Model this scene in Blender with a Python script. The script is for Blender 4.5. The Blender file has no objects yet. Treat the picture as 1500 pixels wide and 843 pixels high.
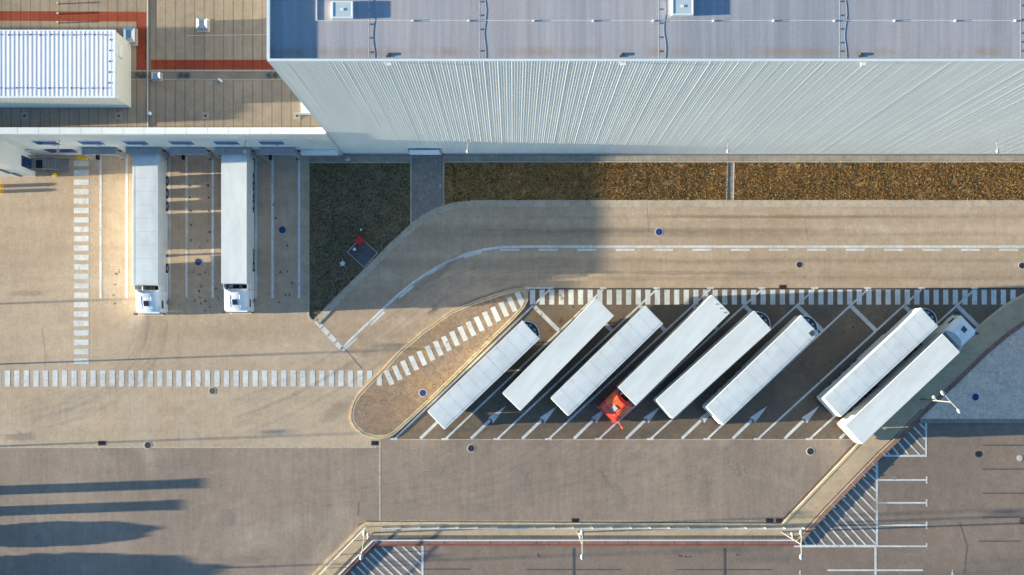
import bpy, bmesh, math, random
from mathutils import Vector, Matrix
from mathutils.geometry import tessellate_polygon
random.seed(7)
S = bpy.context.scene
COL = S.collection
# ---------------------------------------------------------------- camera
H = 125.0; F = 1750.0; NX, NY = 752.0, 530.0
cam_d = bpy.data.cameras.new("camera"); cam = bpy.data.objects.new("camera", cam_d); COL.objects.link(cam)
cam.location = (0, 0, H); cam.rotation_euler = (0, 0, 0)
cam_d.sensor_width = 36; cam_d.lens = F / 1500 * 36
cam_d.shift_x = (750 - NX) / 1500; cam_d.shift_y = (NY - 421.5) / 1500
cam_d.clip_end = 3000; S.camera = cam
# ---------------------------------------------------------------- sky and sun
SUN_EL = math.radians(6.2); SLOPE = math.atan(0.036)
world = bpy.data.worlds.new("World"); S.world = world; world.use_nodes = True
wn = world.node_tree.nodes; wl = world.node_tree.links
sky = wn.new("ShaderNodeTexSky"); sky.sky_type = 'NISHITA'; sky.sun_disc = False
sky.sun_elevation = SUN_EL
sky.sun_rotation = math.radians(270) - SLOPE      # sun stands in the west, a hair to the south
sky.air_density = 1.0; sky.dust_density = 0.6; sky.ozone_density = 1.6
bg = wn["Background"]; bg.inputs[1].default_value = 0.055
tint = wn.new("ShaderNodeMix"); tint.data_type = 'RGBA'; tint.blend_type = 'MULTIPLY'; tint.inputs[0].default_value = 1.0
tint.inputs[7].default_value = (0.65, 1.0, 1.38, 1)
wl.new(sky.outputs[0], tint.inputs[6]); wl.new(tint.outputs[2], bg.inputs[0])
sun_d = bpy.data.lights.new("sun", 'SUN'); sun = bpy.data.objects.new("sun", sun_d); COL.objects.link(sun)
sun_d.energy = 4.1; sun_d.angle = math.radians(0.5); sun_d.color = (1.0, 0.89, 0.65)
ld = Vector((math.cos(SUN_EL) * math.cos(SLOPE), math.cos(SUN_EL) * math.sin(SLOPE), -math.sin(SUN_EL)))
sun.rotation_euler = ld.to_track_quat('-Z', 'Y').to_euler(); sun.location = (-60, 0, 60)
S.view_settings.view_transform = 'Standard'; S.view_settings.look = 'None'
S.view_settings.gamma = 1; S.view_settings.use_curve_mapping = False
S.view_settings.exposure = 2.45
S.render.engine = 'CYCLES'; S.cycles.max_bounces = 6

# ---------------------------------------------------------------- helpers
def G(px, py, z=0.0):
    "plan position of a thing at height z from where the survey photograph shows it"
    s = F / (H - z)
    return Vector(((px - NX) / s, (NY - py) / s, z))
def P2(px, py, z=0.0):
    v = G(px, py, z); return (v.x, v.y)
def K(pts, z=0.0): return [P2(a, b, z) for a, b in pts]

class NT:
    def __init__(s, m): s.t = m.node_tree; s.n = s.t.nodes; s.l = s.t.links
    def new(s, typ, **kw):
        n = s.n.new(typ)
        for k, v in kw.items(): setattr(n, k, v)
        return n
    def link(s, a, b): s.l.new(a, b)
def srgb(r, g, b):
    f = lambda c: ((c/255+0.055)/1.055)**2.4 if c > 10 else c/255/12.92
    return (f(r), f(g), f(b), 1)
MATS = {}
def mat(name, col, rough=0.7, metal=0.0, var=0.0, scale=3.0, stretch=(1,1,1), bump=0.0, emit=None, col2=None, spec=0.5, fine=0.0, seams=None, coat=0.0):
    "principled with layered noise in object space"
    if name in MATS: return MATS[name]
    m = bpy.data.materials.new(name); m.use_nodes = True; MATS[name] = m
    t = NT(m); b = t.n["Principled BSDF"]
    b.inputs['Roughness'].default_value = rough; b.inputs['Metallic'].default_value = metal
    b.inputs['Specular IOR Level'].default_value = spec
    b.inputs['Coat Weight'].default_value = coat
    c = tuple(col[:3]) + (1,)
    if var == 0 and not col2:
        b.inputs['Base Color'].default_value = c; return m
    tc = t.new('ShaderNodeTexCoord'); mp = t.new('ShaderNodeMapping'); mp.inputs['Scale'].default_value = stretch
    t.link(tc.outputs['Object'], mp.inputs[0])
    n = t.new('ShaderNodeTexNoise'); n.inputs['Scale'].default_value = scale; n.inputs['Detail'].default_value = 6
    n.inputs['Roughness'].default_value = 0.62
    t.link(mp.outputs[0], n.inputs[0])
    mx = t.new('ShaderNodeMix', data_type='RGBA'); mx.inputs[6].default_value = tuple(max(0, x*(1-var)) for x in c[:3]) + (1,)
    d = col2 if col2 else c
    mx.inputs[7].default_value = tuple(x*(1+var) for x in d[:3]) + (1,)
    cr = t.new('ShaderNodeMapRange'); cr.inputs[1].default_value = 0.3; cr.inputs[2].default_value = 0.7
    t.link(n.outputs[0], cr.inputs[0]); t.link(cr.outputs[0], mx.inputs[0]); t.link(mx.outputs[2], b.inputs['Base Color'])
    if bump:
        bp = t.new('ShaderNodeBump'); bp.inputs['Strength'].default_value = bump; bp.inputs['Distance'].default_value = 0.02
        t.link(n.outputs[0], bp.inputs['Height']); t.link(bp.outputs[0], b.inputs['Normal'])
    return m

def ground_mat(name, c1, c2, big=0.12, mid=0.9, grain=9.0, gv=0.22, streak=(1,1), stv=0.1, spots=0.0, joint=None, jdark=0.75, c3=None, tracks=None):
    """concrete / asphalt: large blotches, streaks, pixel-fine grain, pores, slab joints"""
    if name in MATS: return MATS[name]
    m = bpy.data.materials.new(name); m.use_nodes = True; MATS[name] = m
    t = NT(m); b = t.n["Principled BSDF"]; b.inputs['Roughness'].default_value = 0.88; b.inputs['Specular IOR Level'].default_value = 0.25
    tc = t.new('ShaderNodeTexCoord'); co = tc.outputs['Object']
    def noise(sc, det=4, st=(1,1,1), rough=0.55, dist=0.0):
        mp = t.new('ShaderNodeMapping'); mp.inputs['Scale'].default_value = st; t.link(co, mp.inputs[0])
        n = t.new('ShaderNodeTexNoise'); n.inputs['Scale'].default_value = sc; n.inputs['Detail'].default_value = det
        n.inputs['Roughness'].default_value = rough; n.inputs['Distortion'].default_value = dist
        t.link(mp.outputs[0], n.inputs[0]); return n.outputs[0]
    def rng(x, a, bb, c=0.0, d=1.0):
        r = t.new('ShaderNodeMapRange'); r.inputs[1].default_value = a; r.inputs[2].default_value = bb
        r.inputs[3].default_value = c; r.inputs[4].default_value = d; t.link(x, r.inputs[0]); return r.outputs[0]
    def mul(a, bb):
        r = t.new('ShaderNodeMath', operation='MULTIPLY')
        t.link(a, r.inputs[0]); t.link(bb, r.inputs[1]); return r.outputs[0]
    mx = t.new('ShaderNodeMix', data_type='RGBA'); mx.inputs[6].default_value = tuple(c1[:3])+(1,); mx.inputs[7].default_value = tuple(c2[:3])+(1,)
    t.link(rng(noise(big, 5, rough=0.6, dist=0.4), 0.38, 0.62), mx.inputs[0])
    colr = mx.outputs[2]
    if c3:
        m3 = t.new('ShaderNodeMix', data_type='RGBA'); m3.inputs[7].default_value = tuple(c3[:3])+(1,)
        t.link(colr, m3.inputs[6]); t.link(rng(noise(big*1.7+0.03, 5, rough=0.65, dist=0.8), 0.55, 0.72, 0, 0.75), m3.inputs[0]); colr = m3.outputs[2]
    f = rng(noise(mid, 6, rough=0.65), 0.3, 0.7, 0.90, 1.10)
    f = mul(f, rng(noise(1.6, 4, (streak[0], streak[1], 1)), 0.3, 0.7, 1-stv, 1+stv))
    f = mul(f, rng(noise(grain, 2, rough=0.8), 0.25, 0.75, 1-gv, 1+gv))
    f = mul(f, rng(noise(grain*0.35, 2, rough=0.7), 0.3, 0.7, 1-gv*0.45, 1+gv*0.45))
    if spots:
        f = mul(f, rng(noise(2.3, 3, rough=0.5), 0.66, 0.72, 1.0, 1-spots))
    if tracks:
        f = mul(f, rng(noise(tracks[0], 2, (tracks[1], tracks[2], 1)), 0.35, 0.65, 1-tracks[3], 1+tracks[3]))
    if joint:
        for ax, w in joint:
            sp = t.new('ShaderNodeSeparateXYZ'); t.link(co, sp.inputs[0])
            fr = t.new('ShaderNodeMath', operation='PINGPONG'); t.link(sp.outputs[ax], fr.inputs[0]); fr.inputs[1].default_value = w/2
            f = mul(f, rng(fr.outputs[0], 0.02, 0.07, jdark, 1.0))
    vm = t.new('ShaderNodeVectorMath', operation='SCALE'); t.link(colr, vm.inputs[0]); t.link(f, vm.inputs['Scale'])
    t.link(vm.outputs[0], b.inputs['Base Color'])
    bp = t.new('ShaderNodeBump'); bp.inputs['Strength'].default_value = 0.12; bp.inputs['Distance'].default_value = 0.01
    t.link(noise(grain*1.5, 3), bp.inputs['Height']); t.link(bp.outputs[0], b.inputs['Normal'])
    return m

class MB:
    def __init__(s): s.v = []; s.f = []; s.mi = []
    def add(s, vs, fs, mi=0):
        o = len(s.v); s.v += [tuple(v) for v in vs]; s.f += [tuple(i+o for i in f) for f in fs]; s.mi += [mi]*len(fs)
    def box(s, x0, x1, y0, y1, z0, z1, mi=0):
        s.add([(x0,y0,z0),(x1,y0,z0),(x1,y1,z0),(x0,y1,z0),(x0,y0,z1),(x1,y0,z1),(x1,y1,z1),(x0,y1,z1)],
              [(0,3,2,1),(4,5,6,7),(0,1,5,4),(1,2,6,5),(2,3,7,6),(3,0,4,7)], mi); return s
    def sheet(s, pts, z, mi=0):
        tri = tessellate_polygon([[Vector((p[0], p[1], 0)) for p in pts]])
        fs = []
        for a, b, c in tri:
            A, B, C = pts[a], pts[b], pts[c]
            cr = (B[0]-A[0])*(C[1]-A[1])-(B[1]-A[1])*(C[0]-A[0])
            fs.append((a, b, c) if cr > 0 else (a, c, b))
        s.add([(p[0], p[1], z) for p in pts], fs, mi); return s
    def prism(s, pts, z0, z1, mi=0):
        area = sum(pts[i][0]*pts[(i+1)%len(pts)][1]-pts[(i+1)%len(pts)][0]*pts[i][1] for i in range(len(pts)))
        if area < 0: pts = pts[::-1]
        s.sheet(pts, z1, mi); n = len(pts)
        s.add([(p[0],p[1],z0) for p in pts]+[(p[0],p[1],z1) for p in pts], [(i,(i+1)%n,n+(i+1)%n,n+i) for i in range(n)], mi); return s
    def strip(s, pts, w, z, mi=0, z0=None):
        "constant-width ribbon along a path; with z0 a raised bar"
        L = []; R = []
        for i, p in enumerate(pts):
            a = Vector(pts[max(i-1,0)]); b = Vector(pts[min(i+1,len(pts)-1)]); d = (b-a).normalized(); n = Vector((-d.y, d.x))*w/2
            if 0 < i < len(pts)-1:
                d1 = (Vector(p)-a).normalized(); c = max(0.5, d1.dot(d)); n = n/c
            L.append((p[0]+n.x, p[1]+n.y)); R.append((p[0]-n.x, p[1]-n.y))
        for i in range(len(pts)-1):
            q = [R[i], R[i+1], L[i+1], L[i]]
            if z0 is None: s.sheet(q, z, mi)
            else:
                s.add([(a[0],a[1],z0) for a in q]+[(a[0],a[1],z) for a in q],
                      [(4,5,6,7),(0,1,5,4),(2,3,7,6)]+([(3,0,4,7)] if i == 0 else [])+([(1,2,6,5)] if i == len(pts)-2 else []), mi)
        return s
    def tube(s, p, q, r0, r1=None, n=10, mi=0, cap=True):
        r1 = r0 if r1 is None else r1; p = Vector(p); q = Vector(q); d = (q-p).normalized()
        a = d.orthogonal().normalized(); b = d.cross(a)
        vs = [p+(a*math.cos(2*math.pi*i/n)+b*math.sin(2*math.pi*i/n))*r0 for i in range(n)]
        vs += [q+(a*math.cos(2*math.pi*i/n)+b*math.sin(2*math.pi*i/n))*r1 for i in range(n)]
        fs = [(i,(i+1)%n,n+(i+1)%n,n+i) for i in range(n)]
        if cap: fs += [tuple(range(n))[::-1], tuple(range(n,2*n))]
        s.add(vs, fs, mi); return s
    def loft(s, rings, mi=0, cap=True):
        n = len(rings[0]); vs = [v for r in rings for v in r]; fs = []
        for k in range(len(rings)-1):
            for i in range(n):
                fs.append((k*n+i, k*n+(i+1)%n, (k+1)*n+(i+1)%n, (k+1)*n+i))
        if cap: fs += [tuple(range(n))[::-1], tuple(range((len(rings)-1)*n, len(rings)*n))]
        s.add(vs, fs, mi); return s
    def build(s, name, ms, parent=None, bevel=0, smooth=False):
        me = bpy.data.meshes.new(name); me.from_pydata(s.v, [], s.f)
        for m in (ms if isinstance(ms, (list, tuple)) else [ms]): me.materials.append(m)
        me.polygons.foreach_set('material_index', s.mi)
        if smooth: me.polygons.foreach_set('use_smooth', [True]*len(s.f))
        me.validate(); me.update()
        bm = bmesh.new(); bm.from_mesh(me)
        if s.closed(): bmesh.ops.recalc_face_normals(bm, faces=bm.faces)
        bm.to_mesh(me); bm.free()
        o = bpy.data.objects.new(name, me); COL.objects.link(o)
        if parent: o.parent = parent
        if bevel:
            b = o.modifiers.new('bevel', 'BEVEL'); b.width = bevel; b.segments = 2; b.limit_method = 'ANGLE'
        return o
    def closed(s): return False
def tag(o, label=None, cat=None, group=None, kind=None):
    if label: o['label'] = label
    if cat: o['category'] = cat
    if group: o['group'] = group
    if kind: o['kind'] = kind
    return o
def thing(name, loc, label, cat, group=None, rz=0):
    o = bpy.data.objects.new(name, None); COL.objects.link(o); o.location = loc; o.rotation_euler = (0,0,rz)
    o.empty_display_size = 0.3
    return tag(o, label, cat, group)
def struct(mb, name, ms): return tag(mb.build(name, ms), kind='structure')
def dup(root, loc, label, rz=None):
    r = root.copy(); COL.objects.link(r); r.location = loc; r['label'] = label
    if rz is not None: r.rotation_euler = (0,0,rz)
    for ch in list(root.children):
        c = ch.copy(); COL.objects.link(c); c.parent = r
        for g in list(ch.children):
            d = g.copy(); COL.objects.link(d); d.parent = c
    return r

# ---------------------------------------------------------------- materials
M_yard = ground_mat('yard_concrete', (0.51,0.395,0.285), (0.45,0.34,0.242), big=0.07, gv=0.16, streak=(2.2,0.18), stv=0.05, c3=(0.50,0.42,0.34), spots=0.06, joint=[(0,17.5)], jdark=0.93, tracks=(0.9,0.04,0.5,0.05))
M_road = ground_mat('road_concrete', (0.47,0.355,0.255), (0.42,0.31,0.215), big=0.09, gv=0.16, streak=(2.2,0.2), stv=0.05, tracks=(0.42,0.03,1.0,0.12), spots=0.06, c3=(0.50,0.40,0.31))
M_low = ground_mat('yard_asphalt', (0.325,0.252,0.198), (0.27,0.212,0.172), big=0.06, gv=0.17, streak=(1.4,0.12), stv=0.08, c3=(0.40,0.33,0.26), spots=0.16, tracks=(0.5,0.5,0.06,0.06))
M_bay = ground_mat('bay_asphalt', (0.178,0.136,0.10), (0.145,0.115,0.088), big=0.16, gv=0.2, streak=(1,1), stv=0.06, c3=(0.22,0.16,0.105), spots=0.18)
M_park = ground_mat('carpark_asphalt', (0.255,0.195,0.155), (0.215,0.167,0.135), big=0.07, gv=0.19, streak=(0.9,0.4), stv=0.06, c3=(0.29,0.225,0.185), spots=0.2)
M_gravelisle = ground_mat('island_gravel', (0.31,0.215,0.14), (0.27,0.20,0.15), big=0.13, gv=0.38, streak=(1,1), stv=0.08, c3=(0.38,0.24,0.11), spots=0.2)
M_gravel = ground_mat('pale_gravel', (0.76,0.58,0.46), (0.66,0.52,0.42), big=0.25, mid=2.2, gv=0.3, c3=(0.84,0.66,0.54), spots=0.3)
M_walk = ground_mat('walkway_concrete', (0.52,0.39,0.25), (0.46,0.35,0.235), big=0.2, gv=0.14, streak=(0.5,1.5), stv=0.05, c3=(0.57,0.44,0.29))
M_gutter = ground_mat('gutter_concrete', (0.50,0.41,0.31), (0.44,0.36,0.275), big=0.2, gv=0.14, joint=[(0,2.0)], jdark=0.85)
M_kerb = ground_mat('kerb_stone', (0.62,0.49,0.32), (0.55,0.43,0.28), big=0.4, gv=0.16)
M_darkpath = ground_mat('dark_path', (0.27,0.235,0.205), (0.23,0.20,0.175), big=0.3, gv=0.3, spots=-0.9, streak=(1,1), stv=0.1)
M_tile = ground_mat('paving_strip', (0.36,0.32,0.265), (0.30,0.265,0.22), big=0.3, gv=0.2, joint=[(0,1.5)], jdark=0.8)
M_guttershade = ground_mat('gutter_shade_strip', (0.16,0.145,0.13), (0.13,0.12,0.11), big=0.4, gv=0.2, joint=[(0,1.0)])
M_soil = ground_mat('soil', (0.33,0.185,0.07), (0.22,0.14,0.06), big=0.3, mid=1.6, gv=0.5, c3=(0.27,0.19,0.10), spots=0.3)
M_soil2 = ground_mat('turf_soil', (0.17,0.13,0.08), (0.135,0.115,0.07), big=0.25, mid=1.2, gv=0.35, c3=(0.06,0.085,0.035), spots=0.3)
M_far = ground_mat('far_ground', (0.20,0.17,0.13), (0.16,0.14,0.11), big=0.03, gv=0.2)
M_joint = mat('joint_sealant', (0.46,0.40,0.30), 0.9, var=0.25, scale=2)
M_crack = mat('dark_sealant', (0.09,0.075,0.065), 0.9, var=0.3, scale=2)
M_oldline = mat('blacked_out_marking', (0.10,0.093,0.092), 0.9, var=0.3, scale=3)
def paint_mat(name, c, wear):
    m = ground_mat(name, c, tuple(x*0.84 for x in c), big=0.3, mid=1.5, gv=0.14, stv=0.09, streak=(1.5,0.4), spots=wear)
    return m
M_paint = paint_mat('road_paint', (0.66,0.67,0.66), 0.45)
M_paint2 = paint_mat('worn_paint', (0.60,0.60,0.60), 0.3)
M_red = ground_mat('red_coping', (0.30,0.165,0.135), (0.25,0.14,0.115), big=0.4, gv=0.2, joint=[(0,2.4)], jdark=0.5)
M_brown = ground_mat('brown_coping', (0.30,0.19,0.145), (0.25,0.16,0.12), big=0.4, gv=0.2)
M_white = mat('white_metal', (0.72,0.74,0.74), 0.45, var=0.04, scale=1.5)
M_wall = mat('wall_cladding', (0.77,0.79,0.775), 0.5, var=0.06, scale=0.5, stretch=(1,1,0.15))
M_dockwall = mat('dock_cladding', (0.66,0.68,0.66), 0.5, var=0.04, scale=0.5)
M_cap = mat('parapet_cap', (0.74,0.78,0.78), 0.4, var=0.05, scale=1)
M_grey = mat('grey_metal', (0.26,0.27,0.30), 0.5, var=0.15, scale=2)
M_dgrey = mat('dark_metal', (0.05,0.055,0.06), 0.5, var=0.2, scale=4)
M_black = mat('black_rubber', (0.018,0.018,0.02), 0.8, var=0.2, scale=5)
M_glass = mat('dark_glass', (0.02,0.028,0.035), 0.08, spec=0.8)
M_blueglass = mat('blue_glass', (0.05,0.13,0.36), 0.12, spec=0.8)
M_navy = mat('navy_paint', (0.012,0.035,0.12), 0.35)
M_yellow = mat('yellow_paint', (0.75,0.48,0.02), 0.45, var=0.1, scale=4)
M_pole = mat('galvanised_pole', (0.22,0.21,0.185), 0.5, var=0.15, scale=2)
M_lamphead = mat('lamp_shell', (0.40,0.40,0.40), 0.4, var=0.06, scale=4)
M_blue = mat('blue_cover', (0.008,0.038,0.16), 0.6, var=0.35, scale=5)
M_darkcov = mat('iron_cover', (0.028,0.024,0.03), 0.6, var=0.35, scale=6)
M_browncov = mat('rusty_cover', (0.10,0.075,0.06), 0.7, var=0.35, scale=6)
M_ring = mat('cover_ring', (0.50,0.46,0.42), 0.8, var=0.1, scale=5)
M_chrome = mat('alloy', (0.55,0.56,0.58), 0.3, metal=0.9)
M_cabw = mat('white_cab_paint', (0.82,0.84,0.85), 0.4, coat=0.1)
M_cabr = mat('red_cab_paint', (0.62,0.035,0.015), 0.25, coat=0.5, var=0.06, scale=2)
M_orange = mat('orange_cab_paint', (0.80,0.115,0.03), 0.4, coat=0.5)
M_tarp = mat('tarpaulin', (0.70,0.73,0.73), 0.5, var=0.09, scale=0.9, stretch=(1,0.3,1), bump=0.15)
M_panel = mat('roof_panel', (0.63,0.67,0.69), 0.45, var=0.11, scale=0.8, stretch=(1,0.5,1))
M_side = mat('trailer_side', (0.70,0.71,0.70), 0.4, var=0.05, scale=0.6)
M_seam = mat('panel_seam', (0.42,0.45,0.48), 0.6)
M_rail = mat('edge_rail', (0.76,0.77,0.75), 0.4)
M_redlens = mat('red_lens', (0.45,0.02,0.02), 0.3)
M_headl = mat('lamp_lens', (0.6,0.62,0.65), 0.1, spec=0.8)

# ---------------------------------------------------------------- ground
Z1, Z2, Z3, Z4 = 0.004, 0.008, 0.012, 0.016
g = MB(); g.sheet([(-900,-900),(900,-900),(900,900),(-900,900)], 0); struct(g, 'ground', M_far)
g = MB(); g.sheet(K([(-400,225),(453,225),(453,463),(458,470),(466,469),(601,331),(618,318),(640,307),(662,301),(690,297),(1900,297),(1900,424),(776,424),(760,460),(574,643.4),(556.5,655.5),(-400,655.5)]), Z1); struct(g, 'truck_yard', M_yard)
# service road, with its own tyre-worn concrete
curve_n = [(463,472),(500,434),(540,395),(575,360),(605,332),(622,319),(642,309),(664,302),(695,298.5)]
g = MB(); g.sheet(K([(463,472)]+curve_n[1:]+[(1900,298.5),(1900,422),(790,422),(745,424),(697,440),(660,455),(620,483),(586,511),(560,535),(500,512)]), Z2); struct(g, 'road', M_road)
g = MB(); g.strip(K(curve_n+[(1000,298.5),(1900,298.5)]), 0.72, 0.06, z0=0); struct(g, 'kerb', M_gutter)
g = MB(); g.sheet(K([(-400,655.5),(556,655.5),(556,764),(535,766),(440,863),(-400,1100)]), Z1); g.sheet(K([(556,643.5),(1256,643.5),(1256,652),(1146,768),(556,766)]), 0.006); struct(g, 'lower_yard', M_low)
g = MB(); g.sheet(K([(574,643.5),(778,440),(776,424),(1520,424),(1428,484),(1256,652),(1256,643.5)]), Z2); struct(g, 'parking_bays', M_bay)
# walkway, L-shaped, curved at its far end
walk_in = [(1146,768.5),(1256,652.5),(1330,581),(1400,512),(1428,484),(1447,467),(1471,448),(1500,431.5),(1560,405),(1900,300)]
wall_c = [(470,875),(600,796),(1166,796),(1184,780),(1210,749),(1290,666),(1316,642),(1353,604),(1373,585),(1400,560),(1446,515),(1476,490),(1500,473),(1560,440),(1900,330)]
wall_c[0:1] = [(440,945)]
wall_c = [(420,926),(548,795.5),(1168,795.5),(1184,778),(1210,749),(1290,666),(1316,642),(1353,604),(1373,585),(1400,560),(1446,515),(1476,490),(1500,473),(1560,440),(1900,330)]
g = MB(); g.prism(K([(437,863),(535,766),(1146,768.5)]+walk_in[1:]+wall_c[::-1]), 0, 0.13); struct(g, 'walkway', M_walk)
g = MB(); g.strip(K([(395,906),(535.5,766.5),(1147,769)]), 0.24, 0.145, z0=0); g.strip(K(walk_in), 0.24, 0.15, z0=0); struct(g, 'walkway_kerb', M_kerb)
# car park beyond the coping
g = MB(); g.sheet(K(wall_c+[(1900,1500),(300,1500)]), Z1); struct(g, 'car_park', M_park)
g = MB(); g.sheet(K([(1353,606),(1373,587),(1400,562),(1446,517),(1476,492),(1500,475),(1560,442),(1900,332),(1900,614),(1345,614)]), 0.10)
struct(g, 'gravel_bed', M_gravel)
g = MB(); g.strip(K([(1347,617),(1900,617)]), 0.42, 0.12, z0=0); struct(g, 'bed_kerb', ground_mat('bed_kerb_concrete', (0.30,0.27,0.24), (0.26,0.235,0.21), big=0.3, gv=0.15, joint=[(0,2.0)]))
# dark gutter strip along the coping, a band of shade painted into its tone
def offs(pts, d):
    out = []
    for i, p in enumerate(pts):
        a = Vector(pts[max(i-1,0)]); b = Vector(pts[min(i+1,len(pts)-1)]); q = (b-a).normalized(); out.append((p[0]-q.y*d, p[1]+q.x*d))
    return out
wc = K(wall_c)
g = MB(); g.strip(offs(wc[:3], 0.62), 0.34, 0.135); g.strip(offs(wc[2:8], 0.40), 0.10, 0.1352); struct(g, 'gutter_shade_strip', M_guttershade)
# the low coping wall itself, a thing
M_rededge = ground_mat('red_edge', (0.28,0.095,0.065), (0.22,0.08,0.06), big=0.4, gv=0.2)
lw = thing('low_wall', (wc[1][0], wc[1][1], 0), 'low red and brown coped wall dividing the walkway from the car park', 'low wall')
def under(mb, name, ms, par, **kw):
    o = mb.build(name, ms, par, **kw); o.matrix_parent_inverse = Matrix.Translation(-par.location) ; return o
g = MB(); g.strip(wc[:3], 0.46, 0.22, z0=0); under(g, 'coping', M_red, lw)
g = MB(); g.strip(wc[2:7], 0.46, 0.216, z0=0); under(g, 'brown_coping', M_brown, lw)['label'] = 'weathered brown coping'
g = MB(); g.strip(wc[6:], 0.40, 0.214, z0=0); under(g, 'coping', M_red, lw)
g = MB(); g.strip(offs(wc[:3], -0.18), 0.16, 0.225, z0=0.1); under(g, 'red_edge', M_rededge, lw)
g = MB(); g.strip(offs(wc[:3], 0.29), 0.11, 0.245, z0=0); under(g, 'edge_strip', M_rail, lw)
g = MB()
for t in range(9):
    a = Vector(wc[4]) if t < 0 else Vector(P2(1176+14.7*t, 787-15.3*t)); n = Vector((0.72,-0.69))
    g.strip([tuple(a-n*0.3), tuple(a+n*0.3)], 0.07, 0.224, z0=0)
under(g, 'coping_joint', M_joint, lw)

# yard joints
def dashes(mb, x0, x1, y, per=3.2, on=2.0, w=0.1, z=Z3):
    x = x0
    while x < x1:
        j = random.uniform(-0.5, 0.5)
        mb.strip(K([(x, y), (x+on+j, y)]), w*random.uniform(0.7,1.2), z); x += per
g = MB(); dashes(g, 578, 1252, 644.2); dashes(g, 560, 1110, 762.6, w=0.13); g.strip(K([(-400,655.5),(552,655.5)]), 0.16, Z3)
g.strip(K([(556.5,645),(556.5,764)]), 0.18, Z3); g.strip(K([(578,644),(1252,644)]), 0.07, Z4)
struct(g, 'joint_line', M_joint)
g = MB(); g.strip(K([(558,765.2),(1140,766.2)]), 0.09, Z4); g.strip(K([(776,423.2),(1500,423.2)]), 0.16, Z3); g.strip(K([(576,641.5),(600,618),(776,441)]), 0.12, Z3)
g.strip(K([(523,770),(538,764),(556,764)]), 0.07, Z4); g.strip(K([(1143,765),(1252,649)]), 0.1, Z4)
g.strip(K([(1250,690),(1290,650)]), 0.05, Z4); g.strip(K([(948,305),(950,340)]), 0.025, Z4); g.strip(K([(1177,315),(1183,350)]), 0.025, Z4)
g.strip(K([(62,480),(66,520),(66,545)]), 0.025, Z4); g.strip(K([(505,512),(530,540)]), 0.05, Z4); g.strip(K([(525,736),(524,756)]), 0.05, Z4)
g.strip(K([(1405,765),(1416,800),(1412,843)]), 0.05, Z4)
struct(g, 'sealed_crack', M_crack)

# ---------------------------------------------------------------- painted markings
def bar(mb, cx, cy, ax, ay, ln, w, z=Z3):
    d = math.hypot(ax, ay); ax, ay = ax/d*ln/2, ay/d*ln/2
    mb.strip([P2(cx-ax, cy-ay), P2(cx+ax, cy+ay)], w/14, z)
g = MB()
for k in range(22): y = 239.7+13.79*k; g.sheet(K([(108.3,y-4),(130,y-4),(130,y+4),(108.3,y+4)]), Z3)
struct(g, 'crosswalk', M_paint)
g = MB()
for k in range(-12, 39):
    x = 7+13.96*k
    q = [(x,543),(x+7.8,543),(x+7.8,566.5),(x,566.5)]
    if k == 38: q = [(x,543),(x+7.8,543),(x+7.8,553),(x,560)]
    g.sheet(K(q), Z3)
struct(g, 'crosswalk', M_paint)
g = MB()
for k in range(51):
    x = 776.3+14.075*k
    g.sheet(K([(x,424.8),(x+7.6,424.8),(x+7.6,446.5 if k<50 else 438.5),(x,446.5 if k<50 else 443.5)]), Z3)
struct(g, 'crosswalk', M_paint)
bot = [578,653,729,804.4,877.7,953.4,1036.4,1110.5,1186.5]; top = [805.6,883.6,962,1040.5,1116,1193,1271,1349.7,1427.8]
g = MB()
for b_, t_ in zip(bot, top):
    g.strip(K([(b_,643),(t_,424.2)]), 0.2, Z4)
    g.sheet(K([(b_-6,642.2),(b_+4,642.2),(b_+4,645),(b_-6,645)]), 0.0185)
    g.sheet(K([(t_-5,421),(t_+5,421),(t_+5,423.4),(t_-5,423.4)]), 0.0185)
g.sheet(K([(769,421),(800,421),(800,423.4),(769,423.4)]), Z4)
struct(g, 'bay_lines', M_paint)
g = MB()
for i in range(9):
    f = (643-448)/(643-424.2); x = bot[i]+(top[i]-bot[i])*f
    e = 36 if i < 8 else 32
    g.strip(K([(x+1.5,449),(x+1.5+e,449+e*0.98)]), 0.42, 0.014)
struct(g, 'stop_bars', M_paint2)
g = MB()
for x in [615.5,689.7,765,840.7,917,998.8,1073,1149,1230]:
    g.strip(K([(x,643),(x+28,616)]), 0.3, 0.014)
    g.sheet(K([(x+25,612.5),(x+51,595),(x+32.5,620.5),(x+31,615)]), 0.014)
struct(g, 'direction_arrows', M_paint)
g = MB()
for x in (147.3, 185.6, 248.3, 273.2, 311.6, 374.8, 399.2, 438.2): g.sheet(K([(x-1.75,229),(x+1.75,229),(x+1.75,437),(x-1.75,437)]), Z3)
struct(g, 'dock_lines', M_paint)
g = MB()
sol = [(499.5,513),(515.3,496),(562,452),(584,431.5),(605.5,414),(625,401),(643.6,389.9),(662,381),(680,373.4),(708,366),(735,362.3),(770,361.6),(1900,361.6)]
g.strip(K(sol), 0.24, Z3)
for a in [[(502.5,514),(523,495.4)],[(543.2,476.2),(563.3,457)],[(584,437),(605.3,419)],[(627.5,402.8),(640,395),(652.8,388.3)],[(679,377.5),(692,373),(706,370)]]:
    g.strip(K(a), 0.22, Z3)
for k in range(14): x = 733+56.2*k; g.strip(K([(x,366.3),(x+28,366.3)]), 0.22, Z3)
for i in range(4): bar(g, 467.3+9.8*i, 474.5+10.8*i, 10.5, 11.6, 12.3, 7)
struct(g, 'lane_marking', M_paint)
g = MB()   # hatchings of the car park
def c11(l, w=0.17):
    for a in l: g.strip(K([(1100+a[0]/4.606, 660+a[1]/4.606), (1100+a[2]/4.606, 660+a[3]/4.606)]), w, Z4 if w < .2 else Z3)
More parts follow.
